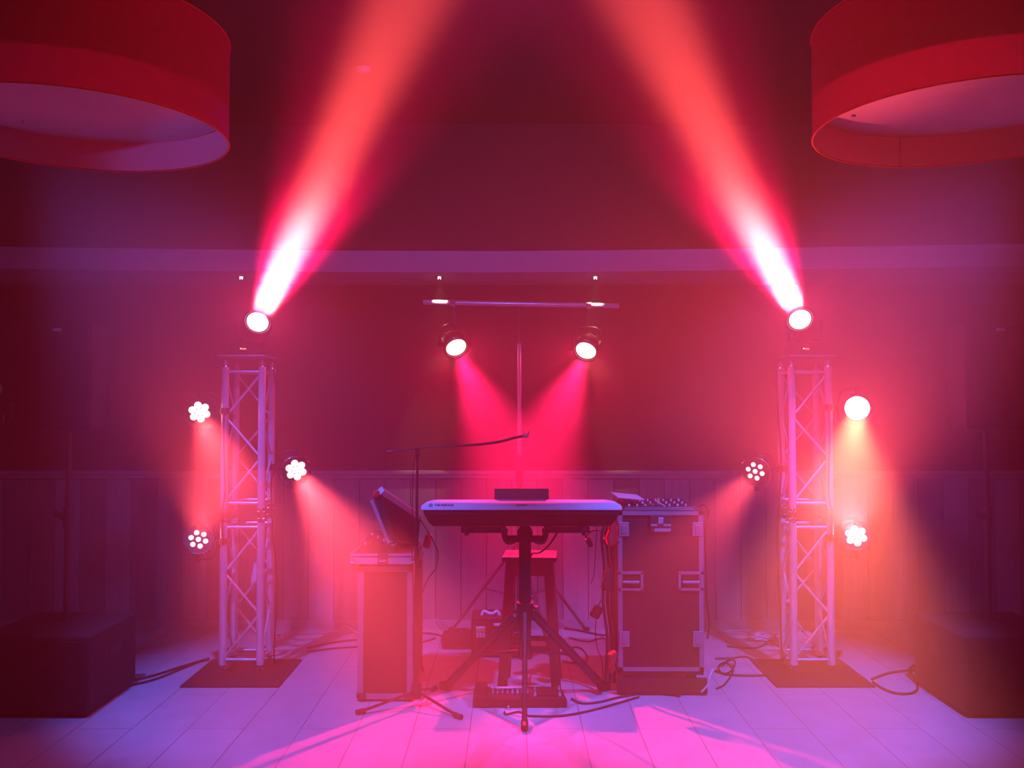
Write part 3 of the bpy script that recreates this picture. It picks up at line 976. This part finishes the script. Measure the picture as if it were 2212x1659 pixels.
# dark folded cover on the floor left of the haze machine
bm = BM()
q0 = P(1000, 1352, 6.75)
vs = box(bm, (0, 0, 0.05), (0.26, 0.22, 0.10), bev=0.025)
bmesh.ops.subdivide_edges(bm, edges=bm.edges[:], cuts=2, use_grid_fill=True)
for v in bm.verts:
    if v.co.z > 0.02:
        v.co += Vector((0.008 * math.sin(v.co.y * 40), 0.006 * math.sin(v.co.x * 37), 0.012 * math.sin(v.co.x * 21 + v.co.y * 17)))
o = obj('cable_bag', bm, M['carpet'], None, True); o.location = (q0.x - 0.02, 6.75, 0)
tag(o, 'low dark cable bag on the floor left of the haze machine', 'bag')

# ------------------------------------------------------------------ effects pedalboard
p0, p1 = G(1021, 1531), G(1225, 1528)
pc = (p0 + p1) / 2
PW = (p1 - p0).x
t = thing('effects_pedalboard', 'black effects pedalboard with a row of metal footswitches, on the floor', 'pedalboard', (pc.x, pc.y + 0.11, 0), 0)
bm = BM()
prism(bm, [(-PW / 2, -.11, 0.004), (PW / 2, -.11, 0.004), (PW / 2, .11, 0.004), (-PW / 2, .11, 0.004)], [(-PW / 2, -.11, .048), (PW / 2, -.11, .048), (PW / 2 - .03, .10, .06), (-PW / 2, .10, .06)])
bmesh.ops.bevel(bm, geom=bm.edges[:], offset=0.004, segments=2, affect='EDGES')
obj('housing', bm, M['matt'], t)
bm = BM()
prism(bm, [(-PW / 2 + .005, -.10, .045), (-PW / 2 + .08, -.10, .045), (-PW / 2 + .08, .10, .055), (-PW / 2 + .005, .10, .055)], [(-PW / 2 + .008, -.095, .062), (-PW / 2 + .077, -.095, .062), (-PW / 2 + .077, .095, .092), (-PW / 2 + .008, .095, .092)])
obj('expression_pedal', bm, M['black'], t)
for i in range(8):
    bm = BM(); x = -PW / 2 + 0.115 + i * 0.0285
    lathe(bm, [(0.007, 0.0), (0.007, 0.012), (0.0045, 0.014), (0.0045, 0.024), (0.0, 0.026)], 12, Matrix.Translation((x, -0.01, 0.052)))
    obj('footswitch', bm, M['silver'], t, True)
for i, (x, y) in enumerate([(-PW / 2 + 0.12, 0.06), (-PW / 2 + 0.36, 0.05), (-PW / 2 + 0.36, -0.06), (PW / 2 - 0.04, 0.05), (PW / 2 - 0.04, -0.06)]):
    bm = BM(); lathe(bm, [(0.007, 0.0), (0.007, 0.012), (0.0045, 0.014), (0.0045, 0.026), (0.0, 0.028)], 12, Matrix.Translation((x, y, 0.053)))
    obj('footswitch', bm, M['silver'], t, True)
bm = BM(); box(bm, (PW / 2 - 0.11, 0.0, 0.056), (0.13, 0.12, 0.012), bev=0.003); obj('pedal_unit', bm, M['black'], t)
bm = BM(); box(bm, (-PW / 2 + 0.2, 0.075, 0.061), (0.2, 0.03, 0.006), bev=0.002); obj('display_strip', bm, M['silver'], t)
for i in range(6):
    bm = BM(); box(bm, (-PW / 2 + 0.08 + i * 0.075, -0.1115, 0.026), (0.028, 0.004, 0.018), bev=0.001); obj('socket', bm, M['steel'], t)
bm = BM(); tube(bm, [(-PW / 2 + 0.205, -0.11, 0.026), (-PW / 2 + 0.205, -0.15, 0.022)], 0.006, 8); obj('plug', bm, M['chrome'], t)

# ------------------------------------------------------------------ microphone stand with boom
MX, MY = -0.552, 5.37
t = thing('microphone_stand', 'thin black boom microphone stand left of the keyboard', 'microphone stand', (MX, MY, 0))
ztp = P(902, 972, MY).z
bm = BM(); tube(bm, [(0, 0, 0.06), (0, 0, 0.86)], 0.0115, 12); obj('lower_tube', bm, M['blackm'], t, True)
bm = BM(); tube(bm, [(0, 0, 0.84), (0, 0, ztp - 0.03)], 0.0085, 12); obj('upper_tube', bm, M['blackm'], t, True)
bm = BM(); tube(bm, [(0, 0, 0.82), (0, 0, 0.90)], 0.016, 12); obj('height_clutch', bm, M['black'], t, True)
bm = BM(); tube(bm, [(0, 0, 0.05), (0, 0, 0.13)], 0.03, 14); obj('hub', bm, M['black'], t, True)
for f in (G(778, 1543), G(990, 1553), G(938, 1492)):
    e = Vector((f.x - MX, f.y - MY, 0.014)); d = Vector((e.x, e.y, 0)).normalized()
    bm = BM(); tube(bm, [d * 0.02 + Vector((0, 0, 0.085)), e], 0.0085, 8); lg = obj('leg', bm, M['blackm'], t, True)
    bm = BM(); tube(bm, [e - d * 0.03 + Vector((0, 0, 0.003)), e + d * 0.025], 0.0145, 10); obj('rubber_foot', bm, M['black'], lg, True)
bm = BM(); tube(bm, [(0, 0, ztp - 0.055), (0, 0, ztp - 0.03), (0, 0, ztp + 0.005)], [0.009, 0.018, 0.018], 12)
tube(bm, [(0, -0.03, ztp - 0.01), (0, 0.03, ztp - 0.01)], 0.014, 10); obj('boom_clutch', bm, M['black'], t, True)
def lp(px, py, Y=None):
    return P(px, py, Y or MY) - Vector((MX, MY, 0))
bm = BM(); tube(bm, [lp(838, 976), lp(902, 968), lp(985, 963)], 0.0055, 8); obj('boom_arm', bm, M['blackm'], t, True)
bm = BM(); tube(bm, smooth_path([lp(980, 963), lp(1010, 962), lp(1055, 958), lp(1085, 953), lp(1110, 946), lp(1130, 942)], 4), 0.0075, 8); obj('gooseneck', bm, M['black'], t, True)
bm = BM(); tube(bm, [lp(836, 976), lp(846, 975)], 0.009, 8); obj('end_cap', bm, M['steel'], t, True)
e = lp(1137, 941)
bm = BM(); tube(bm, [e + Vector((-0.018, 0, -0.006)), e + Vector((0.014, 0, 0.0))], 0.013, 10)
for s in (-1, 1):
    tube(bm, smooth_path([e + Vector((s * 0.006, 0.0, 0.0)), e + Vector((s * 0.014, 0.0, 0.012)), e + Vector((s * 0.011, 0.0, 0.027))], 3), 0.0035, 6)
obj('microphone_clip', bm, M['chrome'], t, True)
bm = BM(); tube(bm, smooth_path([lp(903, 985) + Vector((-0.02, 0, 0)), lp(893, 1010), lp(891, 1080), lp(890, 1200), lp(894, 1300), lp(893, 1420), lp(898, 1500)], 5), 0.003, 6)
tag(obj('microphone_cable', bm, M['cable'], None, True), 'thin cable hanging down beside the microphone stand', 'cable').location = (MX, MY, 0)

# ------------------------------------------------------------------ left equipment case
CXR = -0.584; CW = 0.322; CY0 = 5.46; CD = 0.58; CH = 0.775
t = thing('equipment_case', 'tall narrow black case with metal edges, left of the microphone stand', 'flight case', (CXR - CW / 2, CY0 + CD / 2, 0))
bm = BM(); box(bm, (0, 0, 0.02 + CH / 2), (CW - 0.012, CD - 0.012, CH - 0.01)); obj('body', bm, M['matt'], t)
def edges(bm, w, d, z0, z1, e=0.03, th=0.003):
    for a in (-1, 1):
        for b in (-1, 1):
            box(bm, (a * (w / 2 - e / 2), b * (d / 2), (z0 + z1) / 2), (e, th * 2, z1 - z0))
            box(bm, (a * (w / 2), b * (d / 2 - e / 2), (z0 + z1) / 2), (th * 2, e, z1 - z0))
    for z, s in ((z0, 1), (z1, -1)):
        for b in (-1, 1):
            box(bm, (0, b * d / 2, z + s * e / 2), (w, th * 2, e))
        for a in (-1, 1):
            box(bm, (a * w / 2, 0, z + s * e / 2), (th * 2, d, e))
bm = BM(); edges(bm, CW, CD, 0.015, CH + 0.015, 0.033); obj('edge_trim', bm, M['trim'], t)
for a in (-1, 1):
    for b in (-1, 1):
        bm = BM(); lathe(bm, [(0.0, -0.012), (0.026, -0.01), (0.038, 0.0), (0.036, 0.03), (0.0, 0.045)], 14, Matrix.Translation((a * (CW / 2 - 0.025), b * (CD / 2 - 0.025), 0.02))); obj('corner_guard', bm, M['steel'], t, True)
        bm = BM(); tube(bm, [(a * (CW / 2 - 0.04), b * (CD / 2 - 0.05), 0.0), (a * (CW / 2 - 0.04), b * (CD / 2 - 0.05), 0.02)], 0.018, 10); obj('foot', bm, M['black'], t)

# shallow case with mixer lying on top
t2 = thing('mixer_case', 'shallow open case with silver edges, on top of the tall black case', 'flight case', (P(826, 1200, 5.45).x, CY0 + 0.24, CH + 0.021))
w2 = P(895, 1200, 5.40).x - P(760, 1200, 5.40).x
bm = BM(); box(bm, (0, 0, 0.035), (w2 - 0.01, 0.52, 0.066)); obj('tray', bm, M['matt'], t2)
bm = BM()
for b in (-1, 1):
    for (xa, xb) in ((-w2 / 2, -0.025), (0.035, w2 / 2)):
        box(bm, ((xa + xb) / 2, b * 0.262, 0.064), (xb - xa, 0.008, 0.014)); box(bm, ((xa + xb) / 2, b * 0.262, 0.030), (xb - xa, 0.005, 0.040))
for a in (-1, 1):
    box(bm, (a * w2 / 2, 0, 0.064), (0.008, 0.53, 0.014)); box(bm, (a * w2 / 2, 0, 0.02), (0.006, 0.53, 0.024))
obj('edge_trim', bm, M['alu'], t2)
bm = BM(); box(bm, (0.005, -0.266, 0.032), (0.055, 0.010, 0.05), bev=0.003); lt = obj('latch', bm, M['steel'], t2)
bm = BM(); tube(bm, [(-0.015, -0.275, 0.03), (0.025, -0.275, 0.034)], 0.006, 8); obj('twist_wing', bm, M['chrome'], lt)
for a in (-1, 1):
    bm = BM(); lathe(bm, [(0.0, -0.02), (0.014, -0.014), (0.02, 0.0), (0.014, 0.014), (0.0, 0.02)], 12, Matrix.Translation((a * (w2 / 2 - 0.006), -0.258, 0.03))); obj('corner_guard', bm, M['chrome'], t2, True)

t3 = thing('mixing_desk', 'small dark mixing desk with knobs, inside the shallow open case', 'mixer', (t2.location.x + 0.02, t2.location.y, CH + 0.021 + 0.069))
bm = BM(); prism(bm, [(-.16, -.22, 0), (.055, -.22, 0), (.055, .22, 0), (-.16, .22, 0)], [(-.155, -.21, .045), (.05, -.21, .045), (.05, .21, .075), (-.155, .21, .075)]); obj('panel', bm, M['black'], t3)
for i in range(4):
    for j in range(4):
        bm = BM(); z = 0.045 + 0.03 * ((-0.19 + j * 0.09) + .21) / .42
        lathe(bm, [(0.008, 0.0), (0.007, 0.014), (0.0, 0.015)], 8, Matrix.Translation((-0.13 + i * 0.05, -0.19 + j * 0.09, z)))
        obj('knob', bm, M['silver'] if (i + j) % 3 == 0 else M['steel'], t3, True)

# leaning case lid
t4 = thing('case_lid', 'dark case lid with metal edges leaning on the mixer, beside the microphone stand', 'case lid', (0, 0, 0))
A = P(822, 1064, 5.46); B = P(906, 1120, 5.88); C_ = P(900, 1176, 5.90); D = P(857, 1170, 5.46)
nrm = (B - A).cross(D - A).normalized()
if nrm.x > 0:
    nrm = -nrm
th = 0.05
t4.location = D
def L4(p): return p - D
bm = BM(); prism(bm, [L4(A), L4(B), L4(C_), L4(D)], [L4(q + nrm * th) for q in (A, B, C_, D)]); obj('panel', bm, M['matt'], t4)
def strip(bm, p, q, w=0.02):
    tube(bm, [L4(p), L4(q)], w, 4)
bm = BM(); strip(bm, A + Vector((0, 0, 0.012)), B + Vector((0, 0, 0.012)), 0.026); obj('top_edge', bm, M['alu'], t4)
bm = BM(); strip(bm, A + nrm * th + Vector((-.01, 0, -.03)), D + nrm * th, 0.010); obj('front_edge', bm, M['alu'], t4)
bm = BM(); strip(bm, D, C_, 0.008); strip(bm, B, C_, 0.008); obj('lower_edge', bm, M['steel'], t4)
for q in (A, B, D):
    bm = BM(); lathe(bm, [(0.0, -0.024), (0.018, -0.016), (0.024, 0.0), (0.018, 0.016), (0.0, 0.024)], 12, Matrix.Translation(L4(q + nrm * th * .5))); obj('corner_guard', bm, M['redcloth'] if q is not D else M['chrome'], t4, True)

# ------------------------------------------------------------------ right rack case
RY = 5.62
x0 = P(1336, 1300, RY).x; x1 = P(1519, 1300, RY).x
RW = x1 - x0
zt_ = P(1420, 1104, RY).z
zb_ = P(1420, 1450, RY).z
RD = 0.52
t = thing('rack_case', 'large black rack flight case with metal edges, right of the keyboard', 'flight case', ((x0 + x1) / 2, RY + RD / 2, 0))
hgt = zt_ - zb_
bm = BM(); box(bm, (0, 0, (zb_ + zt_) / 2), (RW - 0.012, RD - 0.012, hgt - 0.01)); obj('body', bm, M['matt'], t)
bm = BM(); edges(bm, RW, RD, zb_, zt_, 0.025); obj('edge_trim', bm, M['trim'], t)
yf = -RD / 2
for s in (-1, 1):      # recessed handles
    zc = P(1400, 1255, RY).z
    xc = s * (RW / 2 - 0.075)
    bm = BM()
    box(bm, (xc, yf - 0.004, zc + 0.05), (0.15, 0.006, 0.018)); box(bm, (xc, yf - 0.004, zc - 0.05), (0.15, 0.006, 0.014))
    box(bm, (xc - s * 0.068, yf - 0.004, zc), (0.016, 0.006, 0.11)); box(bm, (xc + s * 0.068, yf - 0.004, zc), (0.014, 0.006, 0.11))
    h_ = obj('handle_dish', bm, M['trim'], t)
    bm = BM(); tube(bm, [(xc - 0.05, yf - 0.012, zc - 0.005), (xc + 0.05, yf - 0.012, zc - 0.005)], 0.009, 8); obj('handle', bm, M['trim'], h_, True)
for s in (-1, 1):      # corner guards and lower latches
    for (py, hh) in ((1143, 0.085), (1380, 0.095)):
        zc = P(1400, py, RY).z
        bm = BM(); box(bm, (s * (RW / 2 - 0.034), yf - 0.006, zc), (0.062, 0.008, hh), bev=0.003)
        box(bm, (s * (RW / 2 - 0.034), yf - 0.011, zc), (0.03, 0.006, hh * 0.6), bev=0.002)
        obj('latch', bm, M['trim'], t)
zc = P(1425, 1132, RY).z
bm = BM(); box(bm, (0.0, yf - 0.005, zc), (0.13, 0.006, 0.10), bev=0.003)
lt = obj('centre_latch', bm, M['steel'], t)
bm = BM(); box(bm, (-0.04, yf - 0.010, zc - 0.005), (0.04, 0.006, 0.012)); box(bm, (0.04, yf - 0.010, zc - 0.005), (0.045, 0.006, 0.012)); box(bm, (0.01, yf - 0.010, zc - 0.035), (0.10, 0.006, 0.018)); obj('latch_bracket', bm, M['alu'], lt)
bm = BM(); box(bm, (0.0, yf - 0.012, zc + 0.022), (0.032, 0.008, 0.04), rot=(0.35, 0, 0), bev=0.003); obj('latch_wing', bm, M['white'], lt)
# wheels and dolly
bm = BM(); box(bm, (0, 0, zb_ - 0.012), (RW, RD, 0.02)); obj('dolly_board', bm, M['matt'], t)
for a in (-1, 1):
    for b in (-1, 1):
        xx, yy = a * (RW / 2 - 0.06), b * (RD / 2 - 0.07)
        bm = BM(); tube(bm, [(xx - 0.016, yy, 0.05), (xx + 0.016, yy, 0.05)], 0.05, 18); w_ = obj('wheel', bm, M['black'], t, True)
        bm = BM(); box(bm, (xx - 0.024, yy, 0.07), (0.004, 0.04, 0.06)); box(bm, (xx + 0.024, yy, 0.07), (0.004, 0.04, 0.06)); box(bm, (xx, yy, 0.104), (0.06, 0.06, 0.006)); obj('caster_fork', bm, M['alu'], w_)
# dark front lid lying against the base
rack_root = t
o = BM()
box(o, (0, 0, 0), (RW + 0.03, 0.022, 0.092), rot=(-0.12, 0, 0), bev=0.004)
q = obj('case_lid', o, M['matt']); q.location = ((x0 + x1) / 2 + 0.0, RY - 0.03, 0.054)
tag(q, 'dark plain board standing on the floor under the front of the rack case', 'case lid')
# mixer on the rack case
t = thing('mixing_desk', 'low dark mixing desk with knobs and plugs, on top of the rack case', 'mixer', ((x0 + x1) / 2, RY + 0.24, zt_ + 0.001))
bm = BM(); prism(bm, [(-.22, -.20, 0), (.22, -.20, 0), (.22, .20, 0), (-.22, .20, 0)], [(-.21, -.19, .020), (.21, -.19, .020), (.21, .19, .032), (-.21, .19, .032)]); obj('panel', bm, M['black'], t)
for i in range(8):
    for j in range(3):
        bm = BM(); lathe(bm, [(0.007, 0.0), (0.006, 0.014), (0.0, 0.015)], 8, Matrix.Translation((-0.18 + i * 0.05, -0.15 + j * 0.12, 0.020 + j * 0.004)))
        obj('knob', bm, M['silver'] if (i + j) % 3 else M['white'], t, True)
bm = BM(); box(bm, (0.01, -0.16, 0.040), (0.075, 0.03, 0.008), rot=(0, 0.55, 0)); obj('tag_strip', bm, M['silver'], t)
bm = BM(); box(bm, (0.03, 0.02, 0.042), (0.016, 0.012, 0.02)); obj('plug', bm, M['yellow'], t)
# gear beside the keyboard's right end: thin silver sheet
bm = BM(); box(bm, (0, 0, 0), (0.17, 0.22, 0.004), bev=0.001)
o = obj('song_folder', bm, M['silver']); o.location = (P(1360, 1092, 5.72).x, RY + 0.20, zt_ + 0.095); o.rotation_euler = (0.06, 0.10, 0.1)
o.location.z = zt_ + 0.072
tag(o, 'thin silver folder lying on the left of the rack mixer', 'folder')

# ------------------------------------------------------------------ cables
def cable(pts, r, lab, m='cable', name='cable', n=6, group=None):
    pts = [Vector(p) for p in pts]
    bm = BM(); base = pts[0].copy()
    tube(bm, smooth_path([p - base for p in pts], n), r, 6)
    o = obj(name, bm, M[m], None, True); o.location = base
    return tag(o, lab, 'cable', group)
def fl(px, py, z=0.007):
    g = G(px, py); g.z = z; return g
cable([fl(262, 1478), fl(330, 1462), fl(400, 1440), fl(452, 1425)], 0.008, 'upper of two cables from the left subwoofer to the left tower')
cable([fl(262, 1486), fl(300, 1479), fl(340, 1468), fl(385, 1450), fl(430, 1432), fl(452, 1428)], 0.007, 'lower of two cables from the left subwoofer to the left tower')
cable([fl(664, 1402), fl(720, 1390), fl(780, 1383), fl(860, 1378), fl(925, 1370), fl(1000, 1388)], 0.008, 'cable on the floor from the left tower to the haze machine')
cable([fl(664, 1410), fl(740, 1401), fl(840, 1397), fl(915, 1388), fl(940, 1380)], 0.007, 'cable on the floor just in front of the one to the haze machine')
cable([fl(920, 1362), fl(935, 1352, 0.02), P(945, 1338, 7.1), fl(962, 1352, 0.01), fl(985, 1356)], 0.006, 'pale cable humped against the wall boards left of the haze machine', 'wcable')
cable([fl(700, 1370), fl(730, 1366, 0.01), P(745, 1352, 7.12), fl(775, 1372)], 0.004, 'pale thin cable at the wall between the left tower and the tall case', 'wcable')
cable([fl(1234, 1512), fl(1260, 1522), fl(1300, 1518), fl(1340, 1508), fl(1400, 1500), fl(1470, 1506)], 0.006, 'cable from the right end of the pedalboard to the rack case')
cable([fl(1142, 1549), fl(1190, 1550), fl(1240, 1545), fl(1290, 1534), fl(1340, 1520), fl(1380, 1508)], 0.006, 'cable curving in front of the pedalboard')
cable([fl(1090, 1540), fl(1093, 1546), fl(1120, 1540), fl(1142, 1549)], 0.005, 'short cable hanging from the front of the pedalboard')
cable([fl(1230, 1380), fl(1270, 1388), fl(1300, 1380), fl(1325, 1386), fl(1360, 1376)], 0.006, 'cable on the floor behind the stand leg, nearest the rack case')
cable([fl(1215, 1408), fl(1245, 1400), fl(1262, 1410), fl(1268, 1428), fl(1240, 1434), fl(1215, 1430)], 0.006, 'looped cable on the floor right of the stool')
cable([fl(1220, 1360), fl(1255, 1365), fl(1300, 1374), fl(1330, 1372)], 0.009, 'thick cable along the floor near the wall right of the stool')
cable([fl(1884, 1470), fl(1915, 1458), fl(1950, 1452), fl(1985, 1450)], 0.008, 'cable from the right base plate straight to the right subwoofer')
cable([fl(1886, 1476), fl(1905, 1489), fl(1935, 1500), fl(1965, 1501), fl(1980, 1494), fl(1982, 1482)], 0.008, 'cable looping forward between the right base plate and the right subwoofer')
cable([fl(1985, 1475), fl(1972, 1466), fl(1966, 1452, 0.02), fl(1985, 1440, 0.012), fl(1998, 1450)], 0.012, 'thick short cable coil at the corner of the right subwoofer')
cable([fl(1545, 1452), fl(1575, 1460), fl(1620, 1462), fl(1655, 1461)], 0.008, 'cable from the rack case to the right base plate, nearer one')
cable([fl(1545, 1425), fl(1580, 1424), fl(1612, 1421), fl(1640, 1436)], 0.007, 'cable from the rack case to the right base plate, farther one')
cable([fl(1560, 1440), fl(1575, 1432, 0.02), fl(1588, 1440, 0.03), fl(1580, 1452, 0.01), fl(1562, 1458), fl(1552, 1448, 0.02), fl(1565, 1438, 0.02), fl(1584, 1448), fl(1568, 1478), fl(1548, 1490)], 0.006, 'tangled cable lying on the floor right of the rack case')
cable([P(1540, 1445, 5.60), P(1533, 1462, 5.58), P(1530, 1478, 5.57), P(1515, 1495, 5.56)], 0.006, 'pale cable curling at the lower right corner of the rack case', 'wcable')
cable([P(1512, 1093, 5.7), P(1520, 1090, 5.68), P(1529, 1098, 5.68), P(1530, 1110, 5.69), P(1524, 1130, 5.7), P(1524, 1200, 5.7), P(1526, 1290, 5.72), P(1532, 1345, 5.75), P(1528, 1380, 5.75)], 0.006, 'cable running down the right side of the rack case')
# cable bundle left of the rack
for i, (lab, dx_) in enumerate([('leftmost hanging cable of the bundle beside the rack case', 0), ('hanging cable in the middle of the bundle beside the rack case', 9), ('hanging cable of the bundle closest to the rack case', 18)]):
    cable([P(1308 + dx_, 1128, 5.66 + .05 * i), P(1300 + dx_, 1160, 5.66 + .05 * i), P(1306 + dx_, 1230, 5.66 + .05 * i), P(1303 + dx_, 1300, 5.66 + .05 * i), P(1312 + dx_, 1380, 5.66 + .05 * i), P(1308 + dx_, 1476, 5.60 + .05 * i)], 0.011, lab)
cable([P(1290, 1126, 5.5), P(1287, 1180, 5.5), P(1283, 1240, 5.5), P(1275, 1262, 5.5)], 0.0025, 'very thin cord hanging left of the cable bundle')
cable([P(1210, 1128, 5.42), P(1204, 1150, 5.44), P(1185, 1178, 5.5), P(1165, 1194, 5.6), P(1150, 1196, 5.66), P(1143, 1215, 5.66), P(1146, 1240, 5.64), P(1140, 1262, 5.6)], 0.006, 'cable drooping from under the keyboard across the stool seat')
cable([P(905, 1118, 5.62), P(925, 1150, 5.70), P(945, 1190, 5.75), P(942, 1225, 5.75), P(925, 1250, 5.75), P(912, 1280, 5.8)], 0.004, 'thin cable looping out right of the mixer case')
for (px, py, w, h, m, lab) in ((1322, 1150, .075, .15, 'redcloth', 'crumpled red cloth hanging at the upper left corner of the rack case'),
                               (1313, 1250, .075, .12, 'carpet', 'dark adapter box tied into the cable bundle'),
                               (1322, 1430, .06, .12, 'redcloth', 'red pouch hanging at the lower left corner of the rack case')):
    bm = BM(); box(bm, (0, 0, 0), (w, 0.05, h), bev=0.012)
    bmesh.ops.subdivide_edges(bm, edges=bm.edges[:], cuts=2, use_grid_fill=True)
    for v in bm.verts:
        v.co += Vector((0.010 * math.sin(v.co.z * 60 + v.co.y * 30), 0.006 * math.sin(v.co.x * 90), 0.008 * math.sin(v.co.x * 70)))
        v.co.x *= 0.75 - v.co.z / h * (0.5 if py != 1430 else -0.25)
    o = obj({1150: 'red_cloth', 1250: 'adapter_box', 1430: 'cable_pouch'}[py], bm, M[m], None, True); o.location = P(px, py, 5.56)
    tag(o, lab, {1150: 'cloth', 1250: 'adapter', 1430: 'pouch'}[py])
p = P(1288, 1322, 5.75)
bm = BM(); box(bm, (0, 0, 0), (0.06, 0.05, 0.075), rot=(0, 0.5, 0), bev=0.01); o = obj('adapter_box', bm, M['black']); o.location = p
tag(o, 'small dark plug box hanging lowest left of the cable bundle', 'adapter')
cable([P(1303, 1290, 5.75), P(1292, 1312, 5.75), P(1286, 1360, 5.75), P(1290, 1400, 5.75), P(1300, 1425, 5.75), P(1302, 1470, 5.70)], 0.003, 'thin cord running down from the plug box to the floor')
p = P(1290, 1162, 5.72)
t = thing('headphones', 'dark headphones hung left of the rack case under the keyboard end', 'headphones', p)
bm = BM(); tube(bm, smooth_path([(-.05, 0, -.02), (-.07, 0, .01), (-.03, 0, .045), (.04, 0, .04), (.06, 0, .0)], 5), 0.007, 8); obj('headband', bm, M['black'], t, True)
for x in (-.05, .055):
    bm = BM(); lathe(bm, [(0, -.018), (.03, -.014), (.034, 0), (.03, .014), (0, .018)], 16, Matrix.Translation((x, 0, -.025)) @ Matrix.Rotation(1.1, 4, 'Y')); obj('ear_cup', bm, M['black'], t, True)
bm = BM(); box(bm, (0, 0, 0), (0.045, 0.04, 0.09), rot=(0, .3, 0), bev=0.01)
o = obj('adapter_box', bm, M['redcloth']); o.location = P(924, 1168, 5.85); tag(o, 'red plug block just right of the leaning case lid', 'adapter')

# tower cables, white strap, small boxes on the floor
cable([P(590, 790, 6.16), P(596, 850, 6.17), P(598, 1000, 6.18), P(586, 1040, 6.16), P(590, 1150, 6.18), P(598, 1260, 6.2), P(592, 1420, 6.2), fl(600, 1434, 0.02)], 0.006, 'cable running down the inner side of the left tower')
cable([P(1677, 790, 6.16), P(1681, 900, 6.16), P(1687, 1000, 6.16), P(1680, 1150, 6.18), P(1684, 1300, 6.2), P(1690, 1428, 6.2)], 0.006, 'cable running down the inner side of the right tower')
cable([P(486, 885, 5.93), P(483, 930, 5.92), P(486, 1060, 5.93), P(479, 1110, 5.93), P(481, 1170, 5.93)], 0.006, 'cable along the outer front tube of the left tower')
cable([P(1789, 880, 5.93), P(1792, 940, 5.92), P(1790, 1060, 5.93), P(1797, 1110, 5.93), P(1797, 1165, 5.93)], 0.006, 'cable along the outer front tube of the right tower')
bm = BM(); prism(bm, [(0, 0, 0), (.02, 0, 0), (.02, .012, 0), (0, .012, 0)], [(.01, 0, .09), (.05, 0, .09), (.05, .012, .09), (.01, .012, .09)])
prism(bm, [(.01, 0, .09), (.05, 0, .09), (.05, .012, .09), (.01, .012, .09)], [(.03, 0, .22), (.04, 0, .22), (.04, .012, .22), (.03, .012, .22)])
o = obj('plastic_strap', bm, M['clear']); o.location = P(540, 1276, 6.14); tag(o, 'pale strap hanging inside the lower half of the left tower', 'strap')
for (px, py, w, d, h, lab) in ((602, 1382, .07, .06, .03, 'small white power socket block on the floor behind the left tower'),
                               (1735, 1378, .11, .09, .045, 'white box on the floor behind the right tower')):
    g = G(px, py)
    t = thing('power_block', lab, 'power strip', (g.x, g.y, 0))
    bm = BM(); box(bm, (0, 0, h / 2), (w, d, h), bev=0.005); obj('housing', bm, M['white'], t)
    bm = BM(); tube(bm, [(0, 0, h), (0, 0, h + 0.006)], 0.014, 12); obj('socket', bm, M['black'], t)
g = G(1645, 1384)
bm = BM(); bmesh.ops.create_icosphere(bm, subdivisions=3, radius=1.0)
for v in bm.verts:
    n = 1 + 0.22 * math.sin(v.co.x * 7 + 1) * math.sin(v.co.y * 9) + 0.15 * math.sin(v.co.z * 11 + v.co.x * 5)
    v.co = Vector((v.co.x * 0.10 * n, v.co.y * 0.06 * n, max(0, 0.035 + v.co.z * 0.038 * n)))
o = obj('plastic_bag', bm, M['clear'], None, True); o.location = (g.x, g.y, 0); tag(o, 'crumpled clear plastic bag on the floor left of the right tower', 'bag')
cable([fl(1560, 1368), fl(1600, 1364), fl(1640, 1372), fl(1680, 1368)], 0.005, 'pale cable on the floor near the wall left of the plastic bag', 'wcable')
cable([fl(1570, 1398), fl(1630, 1402), fl(1660, 1392), fl(1700, 1402)], 0.007, 'dark cable on the floor in front of the plastic bag')
